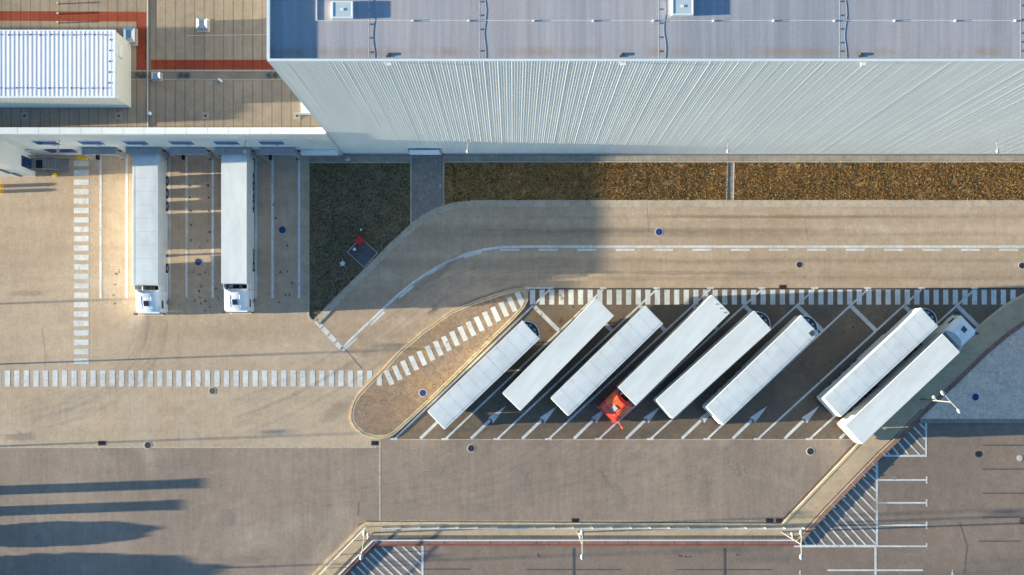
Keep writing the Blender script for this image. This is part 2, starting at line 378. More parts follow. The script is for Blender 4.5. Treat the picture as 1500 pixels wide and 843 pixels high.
c11([(820,120,850,150),(785,150,845,205),(750,185,845,275),(715,215,845,345),(680,250,845,420),(645,285,845,490),(612,320,845,560),(578,355,840,630),(545,390,775,640),(510,420,710,640),(475,455,640,640),(440,490,570,640),(405,520,500,640),(370,560,435,640),(350,600,380,640)])
c11([(290,646,845,646)], 0.25); c11([(850,80,850,655)], 0.24)
for a in [(820,262,862,305),(785,290,860,370),(755,325,860,440),(720,360,825,470),(685,385,755,470),(650,420,690,470),(615,450,630,470)]:
    g.strip(K([(1160+a[0]/4.41, 560+a[1]/4.41), (1160+a[2]/4.41, 560+a[3]/4.41)]), 0.17, Z4)
g.strip(K([(1294,668),(1358,668)]), 0.21, Z3); g.strip(K([(1356.5,619.5),(1356.5,666.4)]), 0.2, Z3)
for a in [(430,620,460,652),(475,575,550,652),(510,540,625,652),(550,500,705,652),(585,465,785,652),(625,430,860,652),(690,412,950,652),(785,412,1020,635),(865,410,1020,555),(950,410,1020,480)]:
    p = (440+a[0]/5.77, 730+a[1]/5.77); q = (440+a[2]/5.77, 730+a[3]/5.77)
    if a[3] == 652: q = (q[0]+22, q[1]+21)
    g.strip(K([p, q]), 0.2, Z4)
g.strip(K([(618.8,800),(618.8,900)]), 0.24, Z3)
struct(g, 'hatched_marking', M_paint)
g = MB()
for y in (703.4, 736.9, 769.6):
    g.strip(K([(1286.5,y),(1356,y)]), 0.17, Z3); g.strip(K([(1357.3,y-5.3),(1357.3,y+5.3)]), 0.17, Z3)
g.strip(K([(1286.5,800.5),(1356,800.5)]), 0.17, Z3); g.strip(K([(1357.3,796),(1357.3,801.7)]), 0.17, Z3)
g.strip(K([(1282.4,802),(1282.4,900)]), 0.24, Z3); g.strip(K([(1211.8,835.6),(1281,835.6)]), 0.16, Z3); g.strip(K([(1284,835.6),(1352,835.6)]), 0.16, Z3)
g.strip(K([(1171.7,836),(1171.7,865)]), 0.17, Z3); g.sheet(K([(1395,833.5),(1401,860),(1389,860)]), Z3)
struct(g, 'parking_lines', M_paint)
g = MB()
for a in [(1439,652.5,1600,652.5),(1439,687.5,1600,687.5),(1439,722.8,1600,722.8),(1439,758,1495,758),(1434,793,1495,793),(771,834.6,910,834.6),(990,834.7,1131,834.7),(620,834,689,834),(1000,0,1000,0)]:
    if a[1]: g.strip(K([(a[0],a[1]),(a[2],a[3])]), 0.14, Z3)
for x in (840,1061): g.strip(K([(x,803),(x,900)]), 0.2, Z4)
struct(g, 'blacked_out_lines', M_oldline)

# soft-edged stains and repair patches (real marks on the surface)
def soft(name, c, rough=0.8, nscale=2.0, amt=0.85):
    m = bpy.data.materials.new(name); m.use_nodes = True; t = NT(m); b = t.n["Principled BSDF"]
    b.inputs['Base Color'].default_value = tuple(c)+(1,); b.inputs['Roughness'].default_value = rough
    at = t.new('ShaderNodeAttribute'); at.attribute_name = 'fade'
    tc = t.new('ShaderNodeTexCoord'); n = t.new('ShaderNodeTexNoise'); n.inputs['Scale'].default_value = nscale; n.inputs['Detail'].default_value = 5
    t.link(tc.outputs['Object'], n.inputs[0])
    a = t.new('ShaderNodeMath', operation='ADD'); t.link(at.outputs['Fac'], a.inputs[0]); t.link(n.outputs[0], a.inputs[1])
    r = t.new('ShaderNodeMapRange'); r.inputs[1].default_value = 0.75; r.inputs[2].default_value = 1.15; r.inputs[4].default_value = amt; t.link(a.outputs[0], r.inputs[0])
    t.link(r.outputs[0], b.inputs['Alpha']); return m
class SB:
    def __init__(s): s.v=[]; s.f=[]; s.a=[]
    def blob(s, cx, cy, rx, ry, ang=0, z=0.02, n=18):
        o = len(s.v); c = G(cx, cy); rx /= 14; ry /= 14
        s.v.append((c.x, c.y, z)); s.a.append(1.0)
        for k in range(n):
            r = random.uniform(0.8,1.15); th = 2*math.pi*k/n; x = rx*r*math.cos(th); y = ry*r*math.sin(th)
            s.v.append((c.x+x*math.cos(ang)-y*math.sin(ang), c.y+x*math.sin(ang)+y*math.cos(ang), z)); s.a.append(0.0)
        for k in range(n): s.f.append((o, o+1+k, o+1+(k+1)%n))
    def build(s, name, m):
        me = bpy.data.meshes.new(name); me.from_pydata(s.v, [], s.f); me.materials.append(m)
        at = me.attributes.new('fade', 'FLOAT', 'POINT'); at.data.foreach_set('value', s.a)
        o = bpy.data.objects.new(name, me); COL.objects.link(o); return tag(o, kind='structure')
sb = SB()
for x, y in [(695,75),(830,80),(762,125),(715,330),(815,335),(765,355),(775,455),(765,500),(765,550),(770,605),(715,580),(815,580),(815,660),(1445,335),(1440,585),(45,455),(40,540),(45,605),(80,330),(65,360),(900,480),(925,560),(850,640),(1495,540)]:
    for k in range(3): sb.blob(160+x/5.77+random.uniform(-1.5,1.5), 340+y/5.77+random.uniform(-2,2), random.uniform(.9,2.2), random.uniform(.9,2.2))
for x, y in [(278,272),(305,272),(278,290),(306,290),(279,309),(306,309),(280,330),(307,340),(401,300),(404,320),(421,360),(421,398),(424,432),(428,415)]: sb.blob(x, y, 2.2, 3)
for k in range(46):
    sb.blob(random.gauss(290,7), random.uniform(350,460), random.uniform(.4,.9), random.uniform(.4,.9))
for k in range(150):
    x = random.uniform(0,1500); y = random.choice([random.uniform(300,640), random.uniform(650,760), random.uniform(300,420)])
    sb.blob(x, y, random.uniform(.4,1.1), random.uniform(.4,1.1), z=0.018)
for x, y in [(786,479),(840,450),(795,500),(1240,462),(1236,487),(1250,480),(1263,452),(1218,530),(1200,560),(995,814),(998,815),(1004,816),(1010,816),(1080,813),(788,813),(790,816)]: sb.blob(x, y, 2, 2.2)
sb.build('oil_stain', soft('oil_stain', (0.028,0.026,0.028), 0.5, 3.0))
sb = SB()
for x, y, a, b_, an in [(1030,720,16,38,-.1),(905,728,14,34,.6),(880,700,10,22,.7),(930,668,24,10,.2),(1075,690,12,20,.8),(1060,675,10,10,.5),(600,740,26,14,0),(640,690,20,12,.4),(30,640,40,10,0),(330,760,20,26,0),(350,820,50,10,0),(250,680,50,12,0),(1290,742,20,22,.7),(1270,770,30,8,0),(1310,700,10,6,0),(700,745,30,10,0),(760,700,18,28,.5)]:
    sb.blob(x, y, a, b_, an, z=0.018, n=26)
sb.build('pale_patch', soft('pale_patch', (0.38,0.32,0.27), 0.9, 2.5, 0.45))
sb = SB()
for k in range(60):
    t = random.random(); sb.blob(1048+48*t+random.gauss(0,5), 662+42*t+random.gauss(0,5), random.uniform(.8,2), random.uniform(.8,2.2), z=0.024)
for k in range(70): sb.blob(random.uniform(605,645), random.uniform(235,315), random.uniform(.8,2.4), random.uniform(.5,1.0), random.uniform(-.4,.4), z=0.036)
for k in range(60): sb.blob(random.uniform(600,1480), random.choice([random.uniform(645,760)]), .7, .7, z=0.024)
sb.build('pale_speck', soft('pale_speck', (0.50,0.46,0.41), 0.9, 3.0, 0.5))
sb = SB()
for x, y, a, b_, an in [(1000,338,420,7,0),(1150,318,330,4,0),(1000,400,300,5,0),(500,600,60,20,.4),(640,400,90,10,.65),(40,430,50,8,0)]:
    sb.blob(x, y, a, b_, an, z=0.0175, n=30)
sb.build('tyre_wear', soft('tyre_wear', (0.20,0.165,0.13), 0.9, 0.7, 0.2))
sb = SB()
for k in range(70):     # rusty grit on the teardrop island and in the sunny bays
    t = random.random(); sb.blob(600+25*random.random()+110*t, 595-105*t+random.gauss(0,6), random.uniform(1,4), random.uniform(.8,2.5), .7, z=0.155)
for k in range(26): sb.blob(random.gauss(815,28), random.gauss(470,18), random.uniform(2,9), random.uniform(2,6), z=0.02)
sb.build('rusty_grit', soft('rusty_grit', (0.34,0.19,0.06), 0.9, 1.6, 0.5))

def soft_strip(sb, pts, w, z=0.0172):
    P = [Vector(p) for p in K(pts)]; o = len(sb.v); n = len(P)
    for i, p in enumerate(P):
        d = (P[min(i+1,n-1)]-P[max(i-1,0)]).normalized(); q = Vector((-d.y, d.x)); e = 0.0 if i in (0, n-1) else 1.0
        for t, a in ((-.5,0),(0,e),(.5,0)):
            c = p+q*w*t; sb.v.append((c.x, c.y, z)); sb.a.append(a*.8)
    for i in range(n-1):
        for j in range(2): a = o+i*3+j; sb.f.append((a, a+3, a+4, a+1))
def arc(x0, y0, x1, y1, x2, y2, n=14): return [((1-t)**2*x0+2*t*(1-t)*x1+t*t*x2, (1-t)**2*y0+2*t*(1-t)*y1+t*t*y2) for t in [i/n for i in range(n+1)]]
sb = SB(); random.seed(21)
for xc in (166, 259, 292, 345, 420):
    for dx in (-14, 13): soft_strip(sb, [(xc+dx+random.uniform(-1,1), y) for y in range(232, 470, 20)], .75)
for k in range(9):
    dx = random.uniform(-12, 12); a = random.uniform(-10, 25)
    for off in (0, 27):
        soft_strip(sb, arc(210+dx+off, 460, 215+dx+off, 560+a+off*.6, 20+dx, 600+a+off*.6), .6)
for k in range(7):
    a = random.uniform(-10, 14)
    for off in (0, 26):
        soft_strip(sb, arc(330+a, 600+off+a, 470+a, 560+a+off, 640+off*.6, 420+a+off), .6); soft_strip(sb, arc(620+a+off*.4, 440+a+off, 700, 375+a+off, 860, 385+a*.5+off*.6), .6)
for y in (318, 343, 382, 408):
    for q in range(3): soft_strip(sb, [(x, y+random.uniform(-2.5,2.5)) for x in range(640+90*q, 1700, 60)], .9)
for k in range(8):
    x = 640+70*k+random.uniform(-10, 10)
    for off in (0, 26): soft_strip(sb, arc(x+off*.8+40, 628, x-70+off*.5, 720+off*.3, x-260, 720+off*.9), .55)
sb.build('tyre_track', soft('tyre_track', (0.10,0.088,0.078), 0.8, 1.2, 0.045))
# ---------------------------------------------------------------- teardrop island
isl = [(513,610),(514,600),(517,590),(523,579),(534,567),(562,539),(586,512.5),(620,484),(660,456),(678,448),(697,441),(736,427.5),(752,423.5),(762,422.4),(769,425),(773,432),(773,441),(768,451.5),(752,469),(720,499.7),(680,543),(640,577),(600,617),(580,635),(570,641),(560,643),(548,642.5),(532,637.5),(520,627.5),(514,618)]
isl[19:22] = [(720,500),(680,540),(640,579)]
cx = sum(p[0] for p in isl)/len(isl); cy = sum(p[1] for p in isl)/len(isl)
def inset(pts, d):
    n = len(pts); out = []
    for i in range(n):
        a = Vector(pts[i-1]); b = Vector(pts[(i+1)%n]); q = (b-a).normalized(); out.append((pts[i][0]-q.y*d, pts[i][1]+q.x*d))
    return out
ring = K(isl); area = sum(ring[i][0]*ring[(i+1)%len(ring)][1]-ring[(i+1)%len(ring)][0]*ring[i][1] for i in range(len(ring)))
if area < 0: ring = ring[::-1]
io = tag(MB().prism(ring, 0, 0.13).build('traffic_island', M_kerb), kind='structure')
g = MB(); g.sheet(inset(ring, 0.36), 0.134); struct(g, 'island_surface', M_gravelisle)
g = MB(); 
r2 = inset(ring, 0.17)
for i in range(len(r2)): g.strip([r2[i], r2[(i+1)%len(r2)]], 0.05, 0.136)
struct(g, 'island_kerb_joint', M_crack)
g = MB()
for k in range(17):
    x = 480+(450+60*k)/5; y = 400+(768-35.8*k)/5
    ax, ay = 0.41*11.3, 0.912*11.3
    px_, py_ = 3.6, -1.2
    q = [(x-ax-px_,y-ay-py_),(x-ax+px_,y-ay+py_),(x+ax+px_,y+ay+py_),(x+ax-px_,y+ay-py_)]
    if k == 16: q[2] = (x+ax+px_-1.5, y+ay+py_-6)
    g.sheet(K(q, 0.14), 0.14)
g.sheet(K([(552,556),(559.5,548),(559.5,565),(552,565)], 0.14), 0.14)
struct(g, 'crosswalk', M_paint)

# ---------------------------------------------------------------- verges with dry grass
def verge(poly, name='soil_bed'):
    g = MB(); g.sheet(K(poly), 0.03); return struct(g, name, M_soil2 if poly is v1 else M_soil)
v1 = [(453.5,239),(600,239),(600,330),(463,467),(457,468),(453.5,463)]
v2 = [(651,239),(1065,239),(1065,293.5),(700,294),(672,296),(651,301)]
v3 = [(1077,239),(1900,239),(1900,293.5),(1075,293.5)]
for v in (v1, v2, v3): verge(v)
def inside(p, poly):
    c = False; n = len(poly)
    for i in range(n):
        a, b = poly[i], poly[i-1]
        if (a[1] > p[1]) != (b[1] > p[1]) and p[0] < (b[0]-a[0])*(p[1]-a[1])/(b[1]-a[1])+a[0]: c = not c
    return c
def leafm(n, c, var=0.3): return mat(n, c, 0.8, var=var, scale=6, spec=0.2)
GM = [leafm('dry_grass_gold', (0.43,0.225,0.055)), leafm('dry_grass_brown', (0.26,0.125,0.04)), leafm('grass_green', (0.045,0.075,0.018)), leafm('grass_dark', (0.03,0.035,0.016)), leafm('dry_grass_straw', (0.52,0.33,0.12))]
from mathutils import noise as mnoise
def tufts(poly, n, wts, hh, greenbias, name, label):
    g = MB(); pk = K(poly); xs = [p[0] for p in pk]; ys = [p[1] for p in pk]; x0, x1, y0, y1 = min(xs), min(max(xs), 58), min(ys), max(ys)
    c = 0
    while c < n:
        x = random.uniform(x0, x1); y = random.uniform(y0, y1); c += 1
        if not inside((x, y), pk): continue
        nv = mnoise.noise(Vector((x*0.45, y*0.45, 3.1)))+0.5*mnoise.noise(Vector((x*1.7, y*1.7, 9)))
        dens = mnoise.noise(Vector((x*1.1, y*1.1, 77)))
        if dens < -0.28 and random.random() < 0.75: continue
        w = list(wts); gb = greenbias(x, y)
        if nv > 0.18+0.2*(1-gb): w[2] += 3*gb; w[3] += 2*gb
        if nv < -0.2: w[1] += 1.2; w[4] += 0.7
        mi = random.choices(range(5), w)[0]
        h = hh*random.uniform(0.5, 1.5); k = random.randint(3, 5)
        for b in range(k):
            th = random.uniform(0, 6.283); r = h*random.uniform(0.5, 1.1); wd = random.uniform(0.025, 0.055)
            dx, dy = math.cos(th), math.sin(th); 
            g.add([(x-dy*wd, y+dx*wd, 0.02), (x+dy*wd, y-dx*wd, 0.02), (x+dx*r*0.5+dy*wd, y+dy*r*0.5-dx*wd, 0.03+h*0.7), (x+dx*r*0.5-dy*wd, y+dy*r*0.5+dx*wd, 0.03+h*0.7), (x+dx*r, y+dy*r, 0.03+h*0.75)],
                  [(0,1,2,3),(3,2,4)], mi)
    o = g.build(name, GM); tag(o, label, None, None, 'stuff'); return o
yb = P2(0, 292)[1]
tufts(v1, 10000, [0.12,1.3,0.9,1.5,0.15], 0.04, lambda x, y: 0.8, 'grass', 'sparse dark brown and green grass by the loading docks')
tufts(v2, 13500, [1.5,2.4,0.3,0.8,0.6], 0.055, lambda x, y: (0.7 if x < -1 else 0.1)+(0.6 if y < yb+0.8 else 0), 'grass', 'golden dry grass strip between the warehouse and the road')
tufts(v3, 14500, [1.5,2.4,0.2,0.7,0.7], 0.055, lambda x, y: (0.6 if y < yb+0.7 else 0.05), 'grass', 'golden dry grass strip right of the narrow path')
g = MB(); g.sheet(K([(453,228),(602,228),(602,238),(453,238)]), 0.012); g.sheet(K([(650,228),(1900,228),(1900,236),(650,236)]), 0.012); struct(g, 'paving_strip', M_tile)
g = MB(); g.strip(K([(453,238.4),(601,238.4)]), 0.1, 0.06, z0=0); g.strip(K([(650,237.4),(1900,237.4)]), 0.13, 0.07, z0=0)
g.strip(K([(452.3,229),(452.3,462),(454.5,467.5),(459,470),(464,468.5)]), 0.15, 0.08, z0=0)
g.strip(K([(602,229),(602,330)]), 0.13, 0.09, z0=0); g.strip(K([(650,229),(650,303)]), 0.13, 0.09, z0=0)
g.strip(K([(1065.5,238.5),(1064.2,294)]), 0.1, 0.07, z0=0); g.strip(K([(1075.5,238.5),(1074.2,294)]), 0.1, 0.07, z0=0)
struct(g, 'edging_kerb', M_gutter)
g = MB(); g.sheet(K([(602,228),(650,228),(650,304),(625,315),(602,330)]), 0.03); g.sheet(K([(1066,237),(1075,237),(1074,295),(1064.6,295)]), 0.035); struct(g, 'path', M_darkpath)

# ---------------------------------------------------------------- high-bay warehouse
ZP = 38.8; ZR = 38.42
WX0 = P2(391.5,89,ZP)[0]; WY0 = P2(391.5,89,ZP)[1]; WX1 = 75.0; WY1 = WY0+60
wh = thing('warehouse', (WX0, WY0, 0), 'tall grey warehouse clad in ribbed metal sheet behind the road', 'warehouse')
def wu(mb, name, ms, **kw): return under(mb, name, ms, wh, **kw)
RR = random.Random(11)
def ribbed(mb, x0, x1, y, z0, z1, pitch=0.206, depth=0.0058, big=5, yfn=None):
    pts = []; x = x0; k = 0
    while x < x1:
        d = depth*(RR.uniform(1.25, 1.75) if big and k % big == 0 else RR.uniform(0.75, 1.25))
        for fx, fy in ((0,0),(0.42,0),(0.55,d),(0.87,d)):
            pts.append((x+fx*pitch, y-fy))
        x += pitch; k += 1
    n = len(pts)
    mb.add([(p[0],p[1],z0) for p in pts]+[(p[0],p[1],z1) for p in pts], [(i,i+1,n+i+1,n+i) for i in range(n-1)])
wb = MB(); wb.box(WX0+0.05, WX1, WY0+0.06, WY1, 0, ZR); wu(wb, 'wall', mat('west_cladding', (0.30,0.32,0.34), 0.6, var=0.05))
wb = MB(); ribbed(wb, WX0+0.02, WX1, WY0+0.04, 0.35, ZP-0.1); wu(wb, 'wall_cladding', M_wall)
wb = MB(); wb.box(WX0, WX1, WY0-0.04, WY0+0.14, ZP-0.12, ZP); wb.box(WX0-0.05, WX0+0.17, WY0+0.123, WY1, ZP-0.121, ZP-0.002)
wb.box(WX0, WX1, WY0+0.121, WY0+0.18, ZR, ZP-0.13); wb.box(WX0+0.06, WX0+0.15, WY0+0.18, WY1, ZR, ZP-0.13); wu(wb, 'parapet', M_cap)
wb = MB(); wb.box(WX0-0.02, WX1, WY0-0.05, WY0+0.03, 0, 0.34); wu(wb, 'plinth', mat('plinth', (0.42,0.44,0.47), 0.7, var=0.1))
wb = MB(); wb.box(WX0-0.03, WX0+0.04, WY0+0.03, WY0+0.4, 0.3, ZP-0.13); wu(wb, 'corner_trim', M_cap)
# roof membrane
mr = bpy.data.materials.new('roof_membrane'); mr.use_nodes = True; t = NT(mr); b = t.n["Principled BSDF"]; b.inputs['Roughness'].default_value = 0.75
tc = t.new('ShaderNodeTexCoord'); sp = t.new('ShaderNodeSeparateXYZ'); t.link(tc.outputs['Object'], sp.inputs[0])
def nz(sc, st, det=4, ro=0.55):
    mp = t.new('ShaderNodeMapping'); mp.inputs['Scale'].default_value = st; t.link(tc.outputs['Object'], mp.inputs[0])
    n = t.new('ShaderNodeTexNoise'); n.inputs['Scale'].default_value = sc; n.inputs['Detail'].default_value = det; n.inputs['Roughness'].default_value = ro
    t.link(mp.outputs[0], n.inputs[0]); return n.outputs[0]
def rg(x, a, b_, c=0., d=1.):
    r = t.new('ShaderNodeMapRange'); r.inputs[1].default_value=a; r.inputs[2].default_value=b_; r.inputs[3].default_value=c; r.inputs[4].default_value=d; t.link(x, r.inputs[0]); return r.outputs[0]
def mt(op, a, b_):
    r = t.new('ShaderNodeMath', operation=op)
    for i, q in enumerate((a, b_)):
        if isinstance(q, (int, float)): r.inputs[i].default_value = q
        else: t.link(q, r.inputs[i])
    return r.outputs[0]
mx = t.new('ShaderNodeMix', data_type='RGBA'); mx.inputs[6].default_value = (0.335,0.335,0.365,1); mx.inputs[7].default_value = (0.40,0.375,0.385,1)
t.link(rg(nz(0.12,(1,.5,1)), 0.38, 0.62), mx.inputs[0])
mx2 = t.new('ShaderNodeMix', data_type='RGBA'); mx2.inputs[7].default_value = (0.34,0.26,0.20,1); t.link(mx.outputs[2], mx2.inputs[6])
band = mt('MULTIPLY', rg(sp.outputs[1], WY0+0.35, WY0+0.6), rg(sp.outputs[1], WY0+0.8, WY0+1.25, 1, 0))
t.link(mt('MULTIPLY', mt('MULTIPLY', band, rg(nz(0.35,(1,.4,1),5,.7), 0.42, 0.56)), 0.7), mx2.inputs[0])
f = mt('MULTIPLY', rg(nz(3.0,(1,.04,1),3), 0.3, 0.7, 0.88, 1.1), rg(nz(10,(1,1,1),2,.8), 0.25, 0.75, 0.88, 1.12))
fl = mt('FLOOR', mt('DIVIDE', sp.outputs[0], 1.05), 0); wnn = t.new('ShaderNodeTexWhiteNoise', noise_dimensions='1D'); t.link(fl, wnn.inputs['W'])
f = mt('MULTIPLY', f, rg(wnn.outputs[0], 0, 1, 0.94, 1.05))
pp = t.new('ShaderNodeMath', operation='PINGPONG'); t.link(sp.outputs[0], pp.inputs[0]); pp.inputs[1].default_value = 0.525
f = mt('MULTIPLY', f, rg(pp.outputs[0], 0.01, 0.04, 0.94, 1.0))
vm = t.new('ShaderNodeVectorMath', operation='SCALE'); t.link(mx2.outputs[2], vm.inputs[0]); t.link(f, vm.inputs['Scale']); t.link(vm.outputs[0], b.inputs['Base Color'])
wb = MB(); wb.sheet([(WX0+0.15,WY0+0.18),(WX1,WY0+0.18),(WX1,WY1),(WX0+0.15,WY1)], ZR+0.004)
ro = wb.build('roof', mr, wh); ro.matrix_parent_inverse = Matrix.Translation(-wh.location)
def Gr(x, y, dz=0): return G(x, y, ZR+dz)
wb = MB()
for x in (540.5, 702.3, 964.8, 1229.7, 1494.8):
    p = Gr(x, 86); wb.box(p.x-0.014, p.x+0.014, p.y, WY1, ZR+0.004, ZR+0.009)
wu(wb, 'lightning_conductor', M_rail)
random.seed(3)
for x in (548, 711, 974, 1239):
    wb = MB(); pp_ = [Gr(x+1.6*math.sin(k*0.9+x)+random.uniform(-.4,.4), 87-9*k) for k in range(0,14)]
    for a, c in zip(pp_, pp_[1:]): wb.tube(a+Vector((0,0,.012)), c+Vector((0,0,.012)), 0.009, n=5)
    wu(wb, 'wire_shadow_line', mat('wire_shadow_blue', (.22,.25,.33), .6))  # bluish tube standing in for the thin shadow of a suspended wire
for x, ys in ((540.5,(77,56,36,15)),(702.3,(75,43.5,23,3)),(964.8,(75.5,55,34.5,14)),(1229.7,(75.5,63,43,23,2.5)),(1494.8,(75,62,49,29,8.5))):
    for y in ys: p = Gr(x, y); wu(MB().box(p.x-0.02, p.x+0.10, p.y-0.06, p.y+0.06, ZR+0.010, ZR+0.035), 'conductor_block', M_grey)
wb = MB(); p = Gr(464, 30.5); wb.box(p.x, WX1, p.y-0.015, p.y+0.015, ZR+0.06, ZR+0.068)
for x in (605,687,782,869,957,1045,1133,1222,1310,1399,1487): p = Gr(x, 31); wb.box(p.x-.05,p.x+.05,p.y-.06,p.y+.06,ZR,ZR+0.13)
p = Gr(464, 31); wb.box(p.x-0.03,p.x+0.03,p.y,p.y+3,ZR,ZR+0.06)
wu(wb, 'walk_line', M_rail)
for x in (570,912,1262):
    wb = MB(); p = Gr(x, 80); wb.tube(p, p+Vector((0,0,0.09)), 0.13, 0.11, 12); wb.box(p.x-.22,p.x+.02,p.y-.2,p.y-.05,ZR+.006,ZR+.05); wu(wb, 'roof_outlet', M_dgrey)
    q = P2(x-2, 93.5, ZP-1.0); wb = MB(); wb.box(q[0]-.06,q[0]+.3,WY0-.2,WY0+.0,ZP-.75,ZP-.6); wu(wb, 'overflow_spout', M_cap)
# service door with bright shutter
a = P2(603.5,228)[0]; c = P2(646.5,228)[0]
wb = MB(); wb.box(a, c, WY0-0.10, WY0-0.035, 0.0, 2.9)
for k in range(9): wb.box(a+.05, c-.05, WY0-0.115, WY0-0.101, 0.25+k*0.3, 0.27+k*0.3)
wu(wb, 'shutter_door', M_white)
wb = MB(); wb.box(a+.03, c-.03, WY0-0.62, WY0-0.161, 3.155, 3.25); wu(wb, 'door_canopy', mat('bright_canopy', (.86,.86,.86), .4))
wb = MB(); wb.box(a-0.12, a-0.003, WY0-0.13, WY0-0.03, 0, 3.0); wb.box(c+0.003, c+0.12, WY0-0.13, WY0-0.03, 0, 3.0); wb.box(a-0.12, c+0.12, WY0-0.16, WY0-0.03, 3.003, 3.15); wu(wb, 'door_frame', M_grey)
# rooftop skylight boxes standing on the roof
def skylight(x0, x1, y0, y1, lab):
    zt = 0.30; A = P2(x0, y1, ZR+zt); B = P2(x1, y0, ZR+zt)
    r = thing('roof_skylight', ((A[0]+B[0])/2, (A[1]+B[1])/2, ZR), lab, 'skylight', 'skylights on the warehouse roof')
    w = (B[0]-A[0])/2; h = (B[1]-A[1])/2
    m = MB(); m.box(-w, w, -h, -h+.1, 0.005, zt); m.box(-w, w, h-.1, h, 0.005, zt); m.box(-w,-w+.1,-h+.1,h-.1,0.005,zt); m.box(w-.1,w,-h+.1,h-.1,0.005,zt); m.build('frame', M_cap, r, bevel=.01)
    MB().box(-w+.101,w-.101,-h+.101,h-.101,zt-.05,zt-.02).build('pane', mat('opal_pane', (0.50,0.58,0.60), 0.5, var=0.05), r)
    MB().box(-.09,.09,-.09,.09,zt-.019,zt+.01).build('catch', M_cap, r)
skylight(486, 517, 1.5, 26.5, 'white framed skylight dome near the left end of the tall warehouse roof')
skylight(984.5, 1016, -4, 22, 'white framed skylight dome mid way along the tall warehouse roof')

# ---------------------------------------------------------------- wall lamps (things fixed to the walls)
def wall_lamp(loc, lab):
    r = thing('wall_lamp', loc, lab, 'wall lamp', 'lamps on arms along the walls')
    m = MB(); m.tube((0,0,0),(0,-0.5,0.35),0.03); m.tube((0,-0.5,0.35),(0,-1.02,0.42),0.03); m.box(-.09,.09,-.03,.0,-.12,.12); m.build('arm', M_pole, r)
    m = MB(); m.loft([[(math.cos(t)*a*.8, -1.05+yy+math.sin(t)*a, z) for t in [k*math.pi/6 for k in range(12)]] for a, yy, z in ((.10,0,.36),(.19,-.06,.38),(.19,-.06,.43),(.1,-.03,.50))]); m.build('lamp_head', M_lamphead, r, smooth=True)
    return r
DWY = P2(0, 227)[1]
for px, lab, tall in ((85,'small wall lamp above the steel stair at the far left dock',0),(358.5,'wall lamp above the second docked lorry',0),(685,'wall lamp right of the shutter door on the tall warehouse',1),(1066.5,'wall lamp above the narrow path on the tall warehouse',1),(1461,'rightmost wall lamp on the tall warehouse',1)):
    z = 7.9; wy = WY0-0.07 if tall else DWY
    x = (px-752)/ (F/(H-z-0.4)); wall_lamp((x, wy, z), lab)

# ---------------------------------------------------------------- low dock building
ZD = 11.8; ZDR = 11.2
dx1 = WX0-0.06; dy0 = DWY
wx = P2(52, 259); 
db = thing('dock_building', (dx1, dy0, 0), 'low white loading dock building with a ribbed front and striped flat roof', 'dock building')
def du(mb, name, ms, **kw): return under(mb, name, ms, db, **kw)
LX = -130.0
m = MB(); m.box(LX, dx1, dy0+0.05, dy0+70, 0, ZDR-0.02); m.box(LX, wx[0], wx[1], dy0+0.03, 0, ZD-0.02); du(m, 'wall', M_dockwall)
m = MB(); ribbed(m, wx[0]+1.0, dx1, dy0+0.0, 3.0, ZD-0.15, pitch=0.25, depth=0.03, big=0); du(m, 'wall_cladding', M_dockwall)
# plain base band under cladding
m = MB(); m.box(wx[0]+0.02, dx1, dy0-0.05, dy0+0.02, 0, 2.99); du(m, 'base_band', mat('base_band', (0.50,0.52,0.56), 0.6, var=0.08))
par = (1750/(H-ZD)); 
yA = P2(0,198.5,ZD)[1]; yB = P2(0,190.5,ZD)[1]
m = MB(); m.box(wx[0], dx1+.05, dy0-0.06, dy0+0.55, ZDR, ZD); du(m, 'parapet', M_cap)
m = MB(); m.box(LX, wx[0], wx[1]-0.05, wx[1]+0.5, ZDR, ZD+0.004); m.box(wx[0]-0.5, wx[0]+0.03, wx[1]+0.5, dy0+0.55, ZDR, ZD+0.002); du(m, 'wing_parapet', M_cap)
m = MB()
x = wx[0]+1
while x < dx1: du(MB().box(x-.015, x+.015, dy0-.063, dy0+.553, ZD-.1, ZD+0.004), 'parapet_joint', M_seam); x += 2.0
M_deck = ground_mat('deck_boards', (0.31,0.25,0.19), (0.265,0.215,0.165), big=0.15, gv=0.12, streak=(4,0.1), stv=0.08, joint=[(0,0.92)], jdark=0.6, c3=(0.35,0.265,0.18))
M_deckred = ground_mat('deck_red', (0.27,0.055,0.027), (0.22,0.045,0.024), big=0.2, gv=0.12, streak=(4,0.1), stv=0.06, joint=[(0,0.92)], jdark=0.7)
m = MB(); m.sheet([(LX,dy0+0.5),(dx1,dy0+0.5),(dx1,dy0+70),(LX,dy0+70)], ZDR+0.004); du(m, 'roof', M_deck)
KD = lambda pts: K(pts, ZDR)
m = MB(); m.sheet(KD([(-300,15),(200,17.5),(214.5,18),(214.5,103),(200,103),(200,32),(-300,29)]), ZDR+0.012); m.sheet(KD([(219,88),(440,88),(440,102),(219,102)]), ZDR+0.012); du(m, 'red_roof_band', M_deckred)
m = MB(); m.strip(KD([(216.3,-40),(216.3,190)]), 0.12, ZDR+0.09, z0=ZDR); m.strip(KD([(190,104.3),(450,104.3)]), 0.06, ZDR+0.05, z0=ZDR); m.strip(KD([(190,116.5),(450,116.5)]), 0.04, ZDR+0.04, z0=ZDR); m.strip(KD([(273,52.5),(400,51)]), 0.05, ZDR+0.03, z0=ZDR); du(m, 'roof_joint', M_ring)
m = MB(); m.strip(KD([(219.3,-40),(219.3,190)]), 0.22, ZDR+0.016); m.sheet(KD([(190,105),(450,105),(450,116),(190,116)]), ZDR+0.008); du(m, 'roof_gutter', mat('bitumen_strip', (0.19,0.165,0.13), 0.8, var=0.2, scale=.6))
